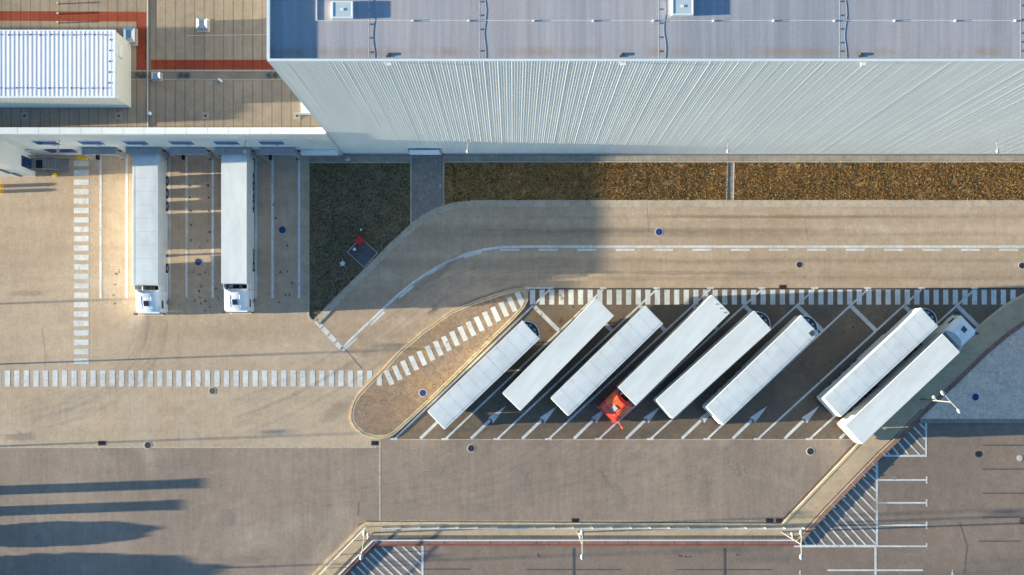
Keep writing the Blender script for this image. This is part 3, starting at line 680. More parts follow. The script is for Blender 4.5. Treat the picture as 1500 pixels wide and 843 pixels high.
for x in (36,174,301,435):
    m = MB(); p = G(x, 170, ZDR); m.box(p.x-.35,p.x+.35,p.y-.35,p.y+.35,ZDR+.018,ZDR+.03); du(m, 'drain_pad', mat('drain_pad', (0.30,0.27,0.225), .8, var=.1))
    m = MB(); m.tube((p.x,p.y,ZDR+.03),(p.x,p.y,ZDR+.12),.11,.09); du(m, 'roof_drain', M_black)
for x in (203,211.5,267,276,396,405):
    m = MB(); p = G(x, 110.5, ZDR); m.tube(p, p+Vector((0,0,.25)), .2,.2,14); m.tube(p+Vector((0,0,.25)), p+Vector((0,0,.3)), .24,.1,14); du(m, 'roof_vent_pipe', M_dgrey)
# windows above the bays
for x0, x1, ya, yb_ in ((51,85,206.5,211),(117,151,206.5,211),(183,216,206.5,211),(249.3,283,206.5,211),(314.5,349.5,206.5,211),(380.5,415.5,206.5,211)):
    zt = H*(1-(NY-227)/(NY-ya)); zb = H*(1-(NY-227)/(NY-yb_)); zm = (zt+zb)/2
    X0 = (x0-752)/(F/(H-zm)); X1 = (x1-752)/(F/(H-zm))
    m = MB(); m.box(X0-.09,X1+.09,dy0-.075,dy0-.036,zb-.09,zt+.09); w = du(m, 'window', M_cap)
    m = MB(); m.box(X0,X1,dy0-.082,dy0-.0751,zb,zt); q = m.build('pane', M_blueglass, w)
    m = MB(); m.box(X0+1.25,X0+1.65,dy0-.09,dy0-.031,zb-0.65,zb-0.45); du(m, 'dock_plate', M_yellow)
X0, X1 = P2(75,0,1.6)[0], P2(115,0,1.6)[0]
m = MB(); m.box(X0,X1,dy0-.12,dy0-.05,1.9,3.4); du(m, 'blue_shutter', M_navy)
# dock shelters
for i, (a, c) in enumerate(((119.6,170),(183.8,235),(248.7,300.7),(314.5,366),(380,432))):
    X0 = (a-752)/(F/(H-4.6)); X1 = (c-752)/(F/(H-4.6)); Y0 = P2(0,226.6,4.6)[1]
    m = MB(); m.box(X0,X1,Y0,dy0-.05,4.35,4.6); m.box(X0,X0+.14,Y0,dy0-.05,1.4,4.35); m.box(X1-.14,X1,Y0,dy0-.05,1.4,4.35)
    s_ = du(m, 'dock_shelter', M_grey, bevel=.02)
    m = MB(); m.box(X0+.14,X1-.14,dy0-.12,dy0-.051,1.25,4.3); q = m.build('dock_door', M_dgrey, s_)
    for xx in (X0+.25, X1-.5): MB().box(xx,xx+.25,Y0+.1,dy0-.06,0.7,1.25).build('bumper', M_black, s_)
    m = MB(); m.tube((X1+.35,Y0+.45,4.35),(X1+.35,Y0+.3,4.35),.12,.1); m.box(X1+.0,X1+.36,Y0+.42,Y0+.46,4.32,4.37); q = m.build('signal_lamp', M_black, s_)
# base ledge near the tall warehouse
m = MB(); m.box(P2(441,0,3)[0], WX0-.2, dy0-.5, dy0-.05, 2.4, 3.2); du(m, 'eaves_ledge', M_cap)
# wing details: door, blue strips
m = MB(); m.box(wx[0]+.003, wx[0]+.09, P2(0,252)[1], P2(0,236.5)[1], 1.25, 3.6); d_ = du(m, 'door', M_navy)
m = MB(); m.box(wx[0]+.09, wx[0]+.14, P2(0,250)[1], P2(0,249)[1], 2.2, 2.4); m.build('handle', M_chrome, d_)
m = MB(); m.box(P2(26,0)[0],P2(31,0)[0],wx[1]-.08,wx[1]-.003,2.4,4.9); m.box(P2(30.5,0)[0],P2(36,0)[0],wx[1]-.082,wx[1]-.0031,.5,2.38); du(m, 'blue_panel', M_navy)
# short white box against the tall wall, on the dock roof
o = thing('roof_hatch_box', G(447,165,ZDR), 'small white access box on the dock roof against the tall wall', 'roof box')
m = MB(); m.box(-.25,.8,-.25,1.4,0.005,.9); m.build('casing', M_white, o, bevel=.02)
[MB().box(-.262,-.251,.0+.3*k,.15+.3*k,.3,.6).build('louvre', M_grey, o) for k in range(4)]

# upper hall on the roof
ZH = 15.9
hx1 = P2(168,0,ZH)[0]; hy0 = P2(0,142,ZH)[1]; hy1 = P2(0,45,ZH)[1]
ha = thing('rooftop_hall', (hx1, hy0, ZDR), 'long white plant hall with ribbed roof standing on the dock roof', 'rooftop hall')
def hu(mb, name, ms, **kw): return under(mb, name, ms, ha, **kw)
m = MB(); m.box(LX, hx1, hy0, hy1, ZDR+.005, ZH-.1); hu(m, 'wall', mat('hall_wall', (0.68,0.66,0.60), .5, var=.04))
m = MB(); pts = []; x = hx1-60; p = 0.404
while x < hx1-.12:
    pts += [(x,0),(x+.27*p*1.0,0),(x+.42*p,.05),(x+.72*p,.05),(x+.86*p,0)]; x += p
n = len(pts); m.add([(q[0],hy0+.02,ZH-.05+q[1]*.22) for q in pts]+[(q[0],hy1-.02,ZH-.05+q[1]*.22) for q in pts], [(i,i+1,n+i+1,n+i) for i in range(n-1)]); hu(m, 'roof_sheet', mat('hall_roof', (0.64,0.67,0.74), .4, var=.05, scale=1, stretch=(1,.3,1)))
m = MB(); m.box(LX,hx1+.06,hy0-.1,hy0+.05,ZH-.2,ZH+.03); m.box(LX,hx1+.06,hy1-.05,hy1+.06,ZH-.2,ZH+.03); m.box(hx1-.1,hx1+.062,hy0+.051,hy1-.051,ZH-.2,ZH+.028); hu(m, 'roof_edge', M_cap)
m = MB()
for k in range(11):
    for yy, off in ((51,0),(129,3)): q = G(157-16*k-off-random.uniform(0,3), yy+.5*random.random(), ZH); hu(MB().box(q.x-.07,q.x+.07,q.y-.06,q.y+.06,ZH-.03,ZH+.03), 'fixing_clip', M_navy)
for k in range(5): q = G(162-.5*k, 58.5+15.8*k, ZH); hu(MB().box(q.x-.07,q.x+.07,q.y-.07,q.y+.07,ZH-.03,ZH+.03), 'fixing_clip', M_navy)
m = MB(); q = G(177,75,14.5); m.box(hx1+.003,hx1+.12,q.y-.6,q.y+.6,14.0,15.0); hu(m, 'wall_grille', M_cap)
def roof_vent(x0,x1,y0,y1,h,lab, z=ZDR, cat='roof vent'):
    A = P2(x0,y1,z+h); B = P2(x1,y0,z+h); w = (B[0]-A[0])/2; d = (B[1]-A[1])/2
    r = thing('roof_vent', ((A[0]+B[0])/2,(A[1]+B[1])/2,z), lab, cat, 'vents on the dock roof')
    m = MB(); m.box(-w*.85,w*.85,-d*.85,d*.85,0.005,h*.75); m.build('casing', M_grey, r)
    m = MB(); m.loft([[(-w,-d,h*.75),(w,-d,h*.75),(w,d,h*.75),(-w,d,h*.75)],[(-w,-d,h*.85),(w,-d,h*.85),(w,d,h*.85),(-w,d,h*.85)],[(-w*.5,-d*.4,h),(w*.5,-d*.4,h),(w*.5,d*.6,h),(-w*.5,d*.6,h)]]); m.build('hood', M_chrome if h>.7 else M_cap, r, bevel=.02)
    m = MB(); m.box(-w*1.15,w*1.15,-d*1.15,d*1.15,.02,.06); m.build('flashing', M_ring, r)
roof_vent(180,196.5,40.5,62,.9,'square silver roof vent at the corner of the white plant hall')
roof_vent(287,303,26,42,.9,'square silver roof vent alone on the plank striped roof')
roof_vent(221,234,105,116,.8,'small silver vent beside the roof joint, between black pipe pairs')
r = thing('roof_pipe', G(221,168,ZDR), 'short round white topped pipe by the roof joint', 'roof pipe'); m = MB(); m.tube((0,0,0),(0,0,.4),.16,.14); m.build('pipe', M_grey, r); m = MB(); m.tube((0,0,.4),(0,0,.5),.19,.08); m.build('cap', M_white, r)
r = thing('roof_pipe', G(323,119,ZDR), 'tiny white cowl pipe below the red roof band', 'roof pipe'); m = MB(); m.tube((0,0,0),(0,0,.35),.1); m.build('pipe', M_white, r); m = MB(); m.tube((-.12,.1,.38),(.22,-.15,.38),.11); m.build('cap', M_white, r)
for k, y in enumerate((6,21,34)):
    r = thing('roof_pipe', G(87,y,ZDR), ('thin vent pipe above the red roof band', 'thin vent pipe standing on the red roof band', 'thin vent pipe between the red band and the plant hall')[k], 'roof pipe'); m = MB(); m.tube((0,0,0),(0,0,.35),.07); m.build('pipe', M_dgrey, r); m = MB(); m.tube((0,0,.35),(0,0,.42),.12,.06); m.build('cap', M_grey, r)
# box added out of frame to the west, sized to shade the deck
r = thing('roof_shade_box', (P2(-60,0,ZDR)[0], (P2(0,158,ZDR)[1]+P2(0,192,ZDR)[1])/2, ZDR), 'boxy unseen shade caster added on the dock roof south of the plant hall', 'shade caster')
m = MB(); m.box(-3,0,-1.0,1.3,.01,2.9); m.build('casing', M_grey, r, bevel=.04); m = MB(); [m.tube((-2.2+1.4*k,.1,2.9),(-2.2+1.4*k,.1,3.05),.5,.5,20) for k in range(2)]; m.build('fan', M_dgrey, r)  # casing and fans are parts of the added shade box

# ---------------------------------------------------------------- steel stair at the far left dock
r = thing('steel_stair', G(52,243,0), 'grey steel stair with landing leading to the navy side door', 'stair')
y0_, y1_ = P2(0,252)[1]-G(0,243).y, P2(0,234)[1]-G(0,243).y
m = MB(); m.box(0.02,1.5,y0_,y1_,1.14,1.2); m.build('landing', M_grey, r)
m = MB(); m.box(.55,1.2,y0_+.15,y1_-.25,1.205,1.24); m.build('mat', M_black, r)
for k in range(7):
    m = MB(); m.box(1.5+.3*k,1.5+.3*k+.27,y0_+.04,y1_-.04,1.0-.155*k,1.04-.155*k); m.build('step', M_grey, r)
for yy in (y0_, y1_):
    m = MB(); m.tube((0,yy,2.2),(1.5,yy,2.2),.03); m.tube((1.5,yy,2.2),(3.6,yy,1.05),.03); m.tube((0,yy,1.7),(1.5,yy,1.7),.02); m.tube((1.5,yy,1.7),(3.6,yy,.55),.02)
    for a, z0, z1 in ((.05,1.14,2.2),(1.5,1.1,2.2),(2.55,.6,1.62),(3.6,0,1.05)): m.tube((a,yy,z0),(a,yy,z1),.03)
    m.build('handrail', M_pole, r)
m = MB()
for yy in (y0_, y1_-.04): m.add([(1.5,yy,1.2),(3.6,yy,.1),(3.6,yy,-.0+.02),(1.5,yy,.98),(1.5,yy+.04,1.2),(3.6,yy+.04,.1),(3.6,yy+.04,.02),(1.5,yy+.04,.98)], [(0,1,2,3),(4,7,6,5),(0,4,5,1),(3,2,6,7)])
for a in (.1,1.4): m.box(a,a+.06,y0_,y0_+.06,0,1.14); m.box(a,a+.06,y1_-.06,y1_,0,1.14)
m.build('stringer', M_dgrey, r)
r = thing('wheel_guard', G(120.5,230.5), 'chunky yellow wheel guard beside the leftmost crosswalk bar', 'wheel guard')
m = MB(); m.prism([(-.6,.35),(-.55,-.15),(-.3,-.3),(.55,-.3),(.6,-.12),(.1,.1),(-.1,.35)], .0, .35); m.build('guard', M_yellow, r, bevel=.03)
m = MB(); m.box(-.5,.4,-.25,-.2,0,.005); m.build('base_plate', M_dgrey, r)
for k, (y, lab) in enumerate(((273,'upper of two yellow bollards at the left edge of the yard'),(281,'lower of two yellow bollards at the left edge of the yard'))):
    r = thing('bollard', G(2.5,y), lab, 'bollard', 'yellow bollards in the yard'); m = MB(); m.tube((0,0,0),(0,0,.55),.19,.19,16); m.tube((0,0,.55),(0,0,.62),.19,.1,16); m.build('post', M_yellow, r, smooth=False)
    m = MB(); m.tube((0,0,0.3),(0,0,.4),.195,.195,16,cap=False); m.build('band', M_black, r)
r = thing('bollard', G(81,256.5), 'small yellow bollard at the foot of the stair side', 'bollard', 'yellow bollards in the yard'); m = MB(); m.tube((0,0,0),(0,0,.5),.2,.2,16); m.tube((0,0,.5),(0,0,.56),.2,.12,16); m.build('post', M_yellow, r)

# ---------------------------------------------------------------- lorries
def rrect(w, h, r, cx=0, cz=0, n=3):
    out = []
    for sx, sz, a0 in ((1,1,0),(-1,1,90),(-1,-1,180),(1,-1,270)):
        for k in range(n+1):
            a = math.radians(a0+90*k/n); out.append((cx+sx*(w-r)+r*math.cos(a), cz+sz*(h-r)+r*math.sin(a)))
    return out
def wheel(root, x, y, r=0.5, w=0.32):
    m = MB(); m.tube((x-w/2,y,r),(x+w/2,y,r),r,r,20); o = m.build('wheel', M_black, root)
    s = 1 if x > 0 else -1
    m = MB(); m.tube((x+s*w/2,y,r),(x+s*(w/2+.01),y,r),r*.55,r*.5,14); m.build('rim', M_chrome, o)
def trailer_parts(root, y0=0.0, L=13.6, W=2.55, ZT=4.0, style='panel', unit=None, dirt=0):
    w = W/2
    m = MB(); m.box(-w,w,y0,y0+L,1.12,ZT-.03)
    body = m.build('trailer_body', M_side, root, bevel=.03)
    m = MB(); rm = M_panel if style == 'panel' else M_tarp
    n = 28; k0 = y0+.05
    X = [-w+.06, -w*.6, -w*.2, w*.2, w*.6, w-.06]; rows = []
    for i in range(n+1):
        y = k0+(L-.1)*i/n
        sag = 0.0 if style == 'panel' else 0.012*math.cos(i*math.pi)*(i%2*2-1)
        rows.append([(x, y, ZT+(.003 if abs(x) > w-.1 else .012+(sag if style != 'panel' else 0))) for x in X])
    vs = [v for r_ in rows for v in r_]; nx = len(X)
    m.add(vs, [(i*nx+j, i*nx+j+1, (i+1)*nx+j+1, (i+1)*nx+j) for i in range(n) for j in range(nx-1)])
    m.build('trailer_roof', rm, root, smooth=True)
    if style == 'panel':
        m = MB(); k = 1
        while k*1.36 < L-.4: m.box(-w+.07,w-.07,y0+k*1.36-.012,y0+k*1.36+.012,ZT+.008,ZT+.0155); k += 1
        m.box(w-.22,w-.205,y0+.1,y0+L-.1,ZT+.008,ZT+.015)
        m.build('roof_seam', M_seam, root)
    m = MB(); m.box(-w-.01,-w+.06,y0,y0+L,ZT-.10,ZT+.003); m.box(w-.06,w+.01,y0,y0+L,ZT-.10,ZT+.003); m.box(-w+.06,w-.06,y0,y0+.05,ZT-.1,ZT+.002); m.box(-w+.06,w-.06,y0+L-.05,y0+L,ZT-.1,ZT+.002)
    m.build('roof_rail', M_rail, root, bevel=.01)
    # rear doors and lights
    for s in (-1,1):
        m = MB(); m.box(min(0.01*s,(w-.08)*s),max(0.01*s,(w-.08)*s),y0-.05,y0-.001,1.25,ZT-.12); d = m.build('rear_door', M_rail, root)
        [MB().tube((s*xx,y0-.07,1.2),(s*xx,y0-.07,ZT-.15),.02,n=6).build('lock_bar', M_chrome, d) for xx in (.3,.75)]
        m = MB(); m.box(min(s*.75,s*1.1),max(s*.75,s*1.1),y0-.06,y0-.0,.62,.78); m.build('tail_light', M_redlens, root)
    m = MB(); m.box(-w+.05,w-.05,y0-.04,y0+.06,.45,.6); m.box(-.9,-.8,y0-.02,y0+.05,.6,1.1); m.box(.8,.9,y0-.02,y0+.05,.6,1.1); m.build('rear_bumper', M_dgrey, root)
    m = MB(); m.box(-.55,-.42,y0+.1,y0+L-.4,.85,1.119); m.box(.42,.55,y0+.1,y0+L-.4,.85,1.119)
    for k in range(10): m.box(-.42,.42,y0+.6+1.35*k,y0+.7+1.35*k,.95,1.05)
    m.build('chassis', M_dgrey, root)
    for s in (-1,1):
        m = MB(); m.box(s*1.17-.03,s*1.17+.03,y0+5.95,y0+9.7,.2,1.115); m.build('side_guard', M_rail, root)
        m = MB(); m.box(s*1.17-.03,s*1.17+.03,y0+.12,y0+1.75,.40,1.115); m.build('tail_skirt', M_rail, root)
        m = MB(); m.box(s*1.15-.03,s*1.15+.03,y0+10.5,y0+L-1.0,.75,1.112); m.build('front_skirt', M_rail, root)
        m = MB(); m.box(s*.95-.06,s*.95+.06,y0+10.2,y0+10.32,.12,1.1); m.box(s*.95-.15,s*.95+.15,y0+10.1,y0+10.42,.0,.12); m.build('landing_leg', M_dgrey, root)
        for yy in (2.5,3.82,5.14): wheel(root, s*1.06, y0+yy, .52)
        m = MB(); m.box(s*1.17-.03,s*1.17+.03,y0+1.95,y0+5.7,.62,1.11); m.build('mudguard', M_dgrey, root)
    if unit:
        m = MB(); zc = ZT-.05; D = .78
        D = .62; arc = [(-1.12+2.24*k/14, y0+L+.02+D*math.sin(math.pi*k/14)**.75) for k in range(15)]
        m.prism([(-1.12,y0+L+.003)]+arc[1:-1]+[(1.12,y0+L+.003)], 1.9 if unit == 'cooler' else 1.4, ZT-.35)
        fu = m.build('cooling_unit', M_dgrey, root, bevel=.02)
        m = MB()
        for k in range(14):
            a, c = arc[k], arc[k+1]; m.tube((a[0],a[1],zc-.2),(c[0],c[1],zc-.2),.035,n=6)
        m.build('unit_rim', M_rail, fu)
        m = MB(); m.tube((-.35,y0+L+.25,ZT-.35),(-.35,y0+L+.25,ZT-.27),.12); m.box(.1,.4,y0+L+.15,y0+L+.35,ZT-.35,ZT-.3); m.build('fan', M_chrome, fu)
        for xx in (-1.0,-.6,.6,1.0): MB().box(xx-.04,xx+.04,y0+L+.003,y0+L+.12,ZT-.4,ZT-.1).build('hose_bracket', M_rail, root)
def cab_parts(root, yb, paint, top_paint, deflector=3.85, hatch=M_glass, fwd=1, door_open=False):
    "tractor: yb is the y of the cab's rear wall; the cab looks towards +y"
    Lc = 2.42; w = 1.22
    rings = []
    # cab shell lofted in height
    for z, ww, f0, f1, r in ((.75,1.22,0.0,Lc-.02,.12),(1.2,1.25,0,Lc,.16),(2.0,1.26,0,Lc-.02,.18),(2.75,1.25,.0,Lc-.10,.2),(3.05,1.22,.02,Lc-.22,.22)):
        h = (f1-f0)/2; rings.append([(p[0], yb+f0+h+p[1], z) for p in rrect(ww, h, r)])
    m = MB(); m.loft(rings); cab = m.build('cab', paint, root, smooth=False, bevel=.02)
    # high-roof fairing, rear edge swept concave
    m = MB(); n = 12; rows = []
    prof = [(0.0,1.02),(0.18,1.02),(0.45,1.01),(0.7,.99),(0.88,.96),(1.0,.90)]
    for i, (v, ws) in enumerate(prof):
        row = []
        for j in range(n+1):
            u = -1+2*j/n
            x = u*w*.99*ws
            yr = .02+.42*(1-u*u)            # concave rear
            y = yr+(Lc-.27-yr+ .12*(1-u*u))*v
            zt = 3.06+(deflector-3.06)*(1-v**2.2)
            edge = (1-abs(u)**5)
            z = 3.03+(zt-3.03)*(edge*.88+.12 if abs(u) < 1 else 0.0)
            row.append((x, yb+y, z))
        rows.append(row)
    vs = [p for r_ in rows for p in r_]; N = n+1
    m.add(vs, [(i*N+j, i*N+j+1, (i+1)*N+j+1, (i+1)*N+j) for i in range(len(prof)-1) for j in range(n)])
    rb = [(p[0], p[1], 3.03) for p in rows[0]]; fb = [(p[0], p[1], 3.0) for p in rows[-1]]
    o_ = len(m.v); m.add(rows[0]+rb, [(j+1, j, N+j, N+j+1) for j in range(n)]); m.add(rows[-1]+fb, [(j, j+1, N+j+1, N+j) for j in range(n)])
    m.mi = [1 if (k // n < 3 and k < n*(len(prof)-1)) or k >= n*(len(prof)-1) else 0 for k in range(len(m.f))]
    m.build('roof_fairing', [paint, top_paint], root, smooth=True)
    # ribs on the fairing
    for xx in (-.52,.52): 
        m = MB()
        for k in range(6):
            v0, v1 = .18+.11*k, .18+.11*(k+1)
            def pt(v): u = xx/(w*.96); yr=.02+.42*(1-u*u); return (xx, yb+yr+(Lc-.27-yr+.12*(1-u*u))*v, 3.06+(deflector-3.06)*(1-v**2.2)-.0)
            m.tube(pt(v0), pt(v1), .02, n=6, cap=False)
        m.build('fairing_rib', paint, root, smooth=True)
    m = MB(); v = .58; zt = 3.06+(deflector-3.06)*(1-v**2.2); yh = yb+.44+(Lc-.72)*v
    sl = (deflector-3.06)*2.2*v**1.2/(Lc-.72)
    hs = .27
    q = [(-hs,yh-hs,zt+sl*hs+.07),(hs,yh-hs,zt+sl*hs+.07),(hs,yh+hs,zt-sl*hs+.07),(-hs,yh+hs,zt-sl*hs+.07)]
    m.add(q+[(a[0],a[1],a[2]-.16) for a in q], [(0,1,2,3),(0,4,5,1),(1,5,6,2),(2,6,7,3),(3,7,4,0)]); m.build('roof_hatch', hatch, root)
    # windscreen, visor, side windows
    m = MB(); m.add([(-1.1,yb+Lc+.02,1.95),(1.1,yb+Lc+.02,1.95),(1.06,yb+Lc-.08,2.72),(-1.06,yb+Lc-.08,2.72)], [(0,1,2,3)]); m.build('windscreen', M_glass, cab)
    m = MB(); m.add([(-1.12,yb+Lc-.2,2.86),(1.12,yb+Lc-.2,2.86),(1.08,yb+Lc-.02,2.78),(-1.08,yb+Lc-.02,2.78),(-1.12,yb+Lc-.2,2.82),(1.12,yb+Lc-.2,2.82),(1.08,yb+Lc-.02,2.74),(-1.08,yb+Lc-.02,2.74)], [(0,1,2,3),(4,7,6,5),(3,2,6,7),(0,3,7,4),(1,5,6,2)]); m.build('sun_visor', paint, cab)
    for s in (-1,1):
        m = MB(); m.box(min(s*1.235,s*1.262),max(s*1.235,s*1.262),yb+1.05,yb+1.85,1.95,2.6); m.build('side_window', M_glass, cab)
        m = MB(); m.tube((s*1.15,yb+Lc-.15,2.7),(s*1.48,yb+Lc+.02,2.65),.03); m.tube((s*1.15,yb+Lc-.15,1.9),(s*1.48,yb+Lc+.02,1.95),.03); m.box(s*1.48-.1,s*1.48+.1,yb+Lc-.07,yb+Lc+.1,1.85,2.7); m.build('mirror', M_dgrey, cab, bevel=.03)
        # side deflectors behind the cab
        m = MB(); m.box(min(s*1.2,s*1.25),max(s*1.2,s*1.25),yb-.45,yb+.02,1.2,3.5); m.build('side_deflector', paint, root)
        m = MB(); m.box(min(s*.7,s*1.12),max(s*.7,s*1.12),yb+Lc-.04,yb+Lc+.05,.85,1.05); m.build('headlight', M_headl, cab)
        wheel(root, s*1.06, yb+1.15, .5, .3); wheel(root, s*1.0, yb-2.4, .5, .5)
        m = MB(); m.box(min(s*.6,s*1.2),max(s*.6,s*1.2),yb-1.8,yb+.55,.3,1.05); m.build('fuel_tank', M_chrome, root, bevel=.05)
    for s in (-1,1): MB().box(min(s*1.17,s*1.22),max(s*1.17,s*1.22),yb-1.9,yb+Lc-.3,.18,.74).build('cab_skirt', paint, root)
    m = MB(); m.box(-1.2,1.2,yb+Lc-.25,yb+Lc+.08,.22,.75); m.build('bumper', paint, root, bevel=.05)
    m = MB(); m.box(-.8,.8,yb+Lc-.01,yb+Lc+.04,1.05,1.75); m.build('grille', M_dgrey, cab)
    m = MB(); m.box(-.45,-.33,yb-3.3,yb+1.5,.7,.95); m.box(.33,.45,yb-3.3,yb+1.5,.7,.95); m.box(-.5,.5,yb-2.7,yb-1.9,.95,1.1); m.box(-.6,.6,yb-.75,yb-.1,1.0,1.06); m.build('tractor_frame', M_dgrey, root)
    for xx in (-.3,-.1,.15):
        m = MB(); m.tube((xx,yb-.05,2.0),(xx*1.5,yb-.5,1.6),.025); m.tube((xx*1.5,yb-.5,1.6),(xx,yb-.95,1.9),.025); m.build('air_hose', M_chrome, root)
    m = MB(); m.box(.4,.6,yb-.45,yb-.1,1.2,2.9); m.build('exhaust', M_chrome, root)
    m = MB(); m.box(-.2,.0,yb-.4,yb-.2,1.1,1.7); m.build('hose_box', M_rail, root)
    if door_open:
        m = MB(); m.add([(-1.24,yb+1.95,1.1),(-2.2,yb+2.25,1.1),(-2.2,yb+2.25,2.65),(-1.24,yb+1.95,2.65),(-1.22,yb+1.88,1.1),(-2.18,yb+2.18,1.1),(-2.18,yb+2.18,2.65),(-1.22,yb+1.88,2.65)], [(0,1,2,3),(4,7,6,5),(3,2,6,7),(0,4,5,1),(1,5,6,2)])
        m.build('open_door', M_orange, root)
def place(ax, ay, bx, by, z=4.0):
    """thing frame from the two ends (rear centre, front centre) of the roof seen at height z"""
    A = G(ax, ay, z); B = G(bx, by, z); d = (B-A); return Vector((A.x, A.y, 0)), math.atan2(-d.x, d.y), d.length
def mid(p, q): return ((p[0]+q[0])/2, (p[1]+q[1])/2)
GT = 'semi trailers parked on the diagonal bays'
def trailer(rl, rr, fl, fr, style, unit, label, name='semi_trailer'):
    a = mid(rl, rr); b = mid(fl, fr); loc, rz, L = place(*a, *b)
    r = thing(name, loc, label, 'trailer', GT, rz); L = min(max(L, 12.8), 13.9)
    trailer_parts(r, 0, L, 2.55, 4.0, style, unit); return r, L
trailer((625.5,602.5),(652,629.5),(765.6,469.5),(790.5,496.5),'panel','cooler','leftmost parked trailer, seamed white roof, beside the teardrop island')
trailer((736,576),(762.5,602),(872.8,437.5),(899.5,462.5),'tarp',None,'plain white tarpaulin trailer second from the island with a flat front end')
trailer((806.5,583),(833,610),(945.5,448),(971.5,474),'panel',None,'white trailer with seamed roof panels just left of the red cab lorry')
trailer((961,586),(985.5,613.5),(1104.5,456),(1130,482.5),'tarp','cooler','smooth roofed trailer with a white rimmed nose just right of the red cab lorry')
r6, L6 = trailer((1034.5,596),(1060,623),(1174,462),(1199,488.5),'panel','cooler','seamed roof trailer with a small black roof grille beside the empty bay')
m = MB(); m.box(.55,1.0,L6-.75,L6-.25,4.02,4.05); o = m.build('roof_grille', M_black, r6); m = MB(); [m.box(.55,1.0,L6-.68+.12*k,L6-.66+.12*k,4.051,4.06) for k in range(4)]; m.build('slat', M_grey, o)
trailer((1206.5,585),(1232,609.5),(1350.5,452.5),(1373.5,476.5),'panel','cooler','seamed roof trailer parked close beside the white cab lorry at the right')
# red cab lorry: nose to the south-west, so its trailer's front is the lower end
GL = 'lorries with their cabs on'
a = mid((1043.5,432.5),(1068.5,458.5)); b = mid((906,568),(931,594)); loc, rz, L = place(*a, *b)
r = thing('lorry', loc, 'lorry with a bright red cab and white trailer on the diagonal bays', 'lorry', GL, rz); L = min(L, 13.9)
trailer_parts(r, 0, L, 2.55, 4.0, 'tarp', None); cab_parts(r, L+.35, M_cabr, M_orange, 3.75, mat('grey_hatch', (.22,.24,.28), .4), door_open=True)
[MB().box(xx-.05,xx+.05,.3,.4,4.014,4.03).build('roof_marker', M_dgrey, r) for xx in (-.9,-.3,.3)]
# white cab lorry at the right end
a = mid((1238,624.5),(1263.5,650)); b = mid((1381,490),(1406,515.5)); loc, rz, L = place(*a, *b)
r = thing('lorry', loc, 'lorry with white cab and trailer, rightmost on the diagonal bays by the walkway', 'lorry', GL, rz)
trailer_parts(r, 0, min(L,13.9), 2.55, 4.0, 'tarp', None); cab_parts(r, min(L,13.9)+.6, M_cabw, M_cabw, 3.7)
# two lorries backed on to the docks (nose south)
for x0, x1, sty, lab in ((211.7,247.9,'panel','white lorry backed on to the left dock, seamed trailer roof'),(337.7,374.2,'tarp','white lorry backed on to the right dock, smooth trailer roof')):
    p = G((x0+x1)/2, 231.5 if sty=='panel' else 229.5); r = thing('lorry', p, lab, 'lorry', 'lorries with their cabs on', math.pi)
    trailer_parts(r, 0, 13.55, 2.55, 4.0, sty, None); cab_parts(r, 14.0, M_cabw, M_cabw, 3.85)

# ---------------------------------------------------------------- lamp posts
def lamp_post(top, rz, lab):
    z = 8.75; t_ = G(top[0], top[1], z)
    r = thing('street_lamp', (t_.x, t_.y, 0), lab, 'street lamp', 'twin headed lamp posts along the coping', rz)
    m = MB(); m.tube((0,0,0),(0,0,z),.085,.045,12); m.build('pole', M_pole, r, smooth=True)
    m = MB(); m.box(-.2,.2,-.2,.2,0.001,.05); m.build('base_plate', M_grey, r)
    for s in (-1,1):
        m = MB(); m.tube((0,0,z-.15),(0,s*.9,z+.0),.035,n=8); a = m.build('arm', M_lamphead, r)
        m = MB(); m.loft([[(math.cos(t)*a_*.9, s*(1.18+yy)+math.sin(t)*a_*1.35, zz) for t in [k*math.pi/7 for k in range(14)]] for a_, yy, zz in ((.12,0,z-.08),(.22,0,z-.05),(.21,0,z+.02),(.09,.02,z+.07))]); m.build('lamp_head', M_lamphead, a, smooth=True)
        m = MB(); m.box(-.06,.06,s*1.2-.07,s*1.2+.07,z+.07,z+.1); m.build('sensor', M_grey, a)
    m = MB(); m.tube((0,0,4.9),(.0,.35,4.9),.04); m.loft([[(math.cos(t)*a_, .45+yy+math.sin(t)*a_, zz) for t in [k*math.pi/6 for k in range(12)]] for a_, yy, zz in ((.1,0,4.75),(.17,.05,4.8),(.17,.05,4.95),(.08,0,5.05))]); m.build('floodlight', M_lamphead, r)
    return r
L0 = lamp_post((853,798.5), 0, 'twin headed lamp post over the middle of the lower walkway')
def at(x, y): t_ = G(x, y, 8.75); return (t_.x, t_.y, 0)
dup(L0, at(1174,798.3), 'twin headed lamp post at the bend by the hatched triangle')
dup(L0, at(531.5,799.3), 'twin headed lamp post at the lower left corner of the walkway', rz=-.14)
dup(L0, at(1393.5,589.3), 'twin headed lamp post on the pale gravel bed at the right', rz=math.radians(42))
dup(L0, at(-110,536), 'twin headed lamp post standing west of the yard crosswalk')
dup(L0, at(-420,452), 'twin headed lamp post far out on the west side of the yard')
dup(L0, at(-300,672), 'twin headed lamp post west of the lower yard')
dup(L0, at(-60,868), 'twin headed lamp post south west of the lower yard')
dup(L0, at(300,905), 'twin headed lamp post below the walkway corner')

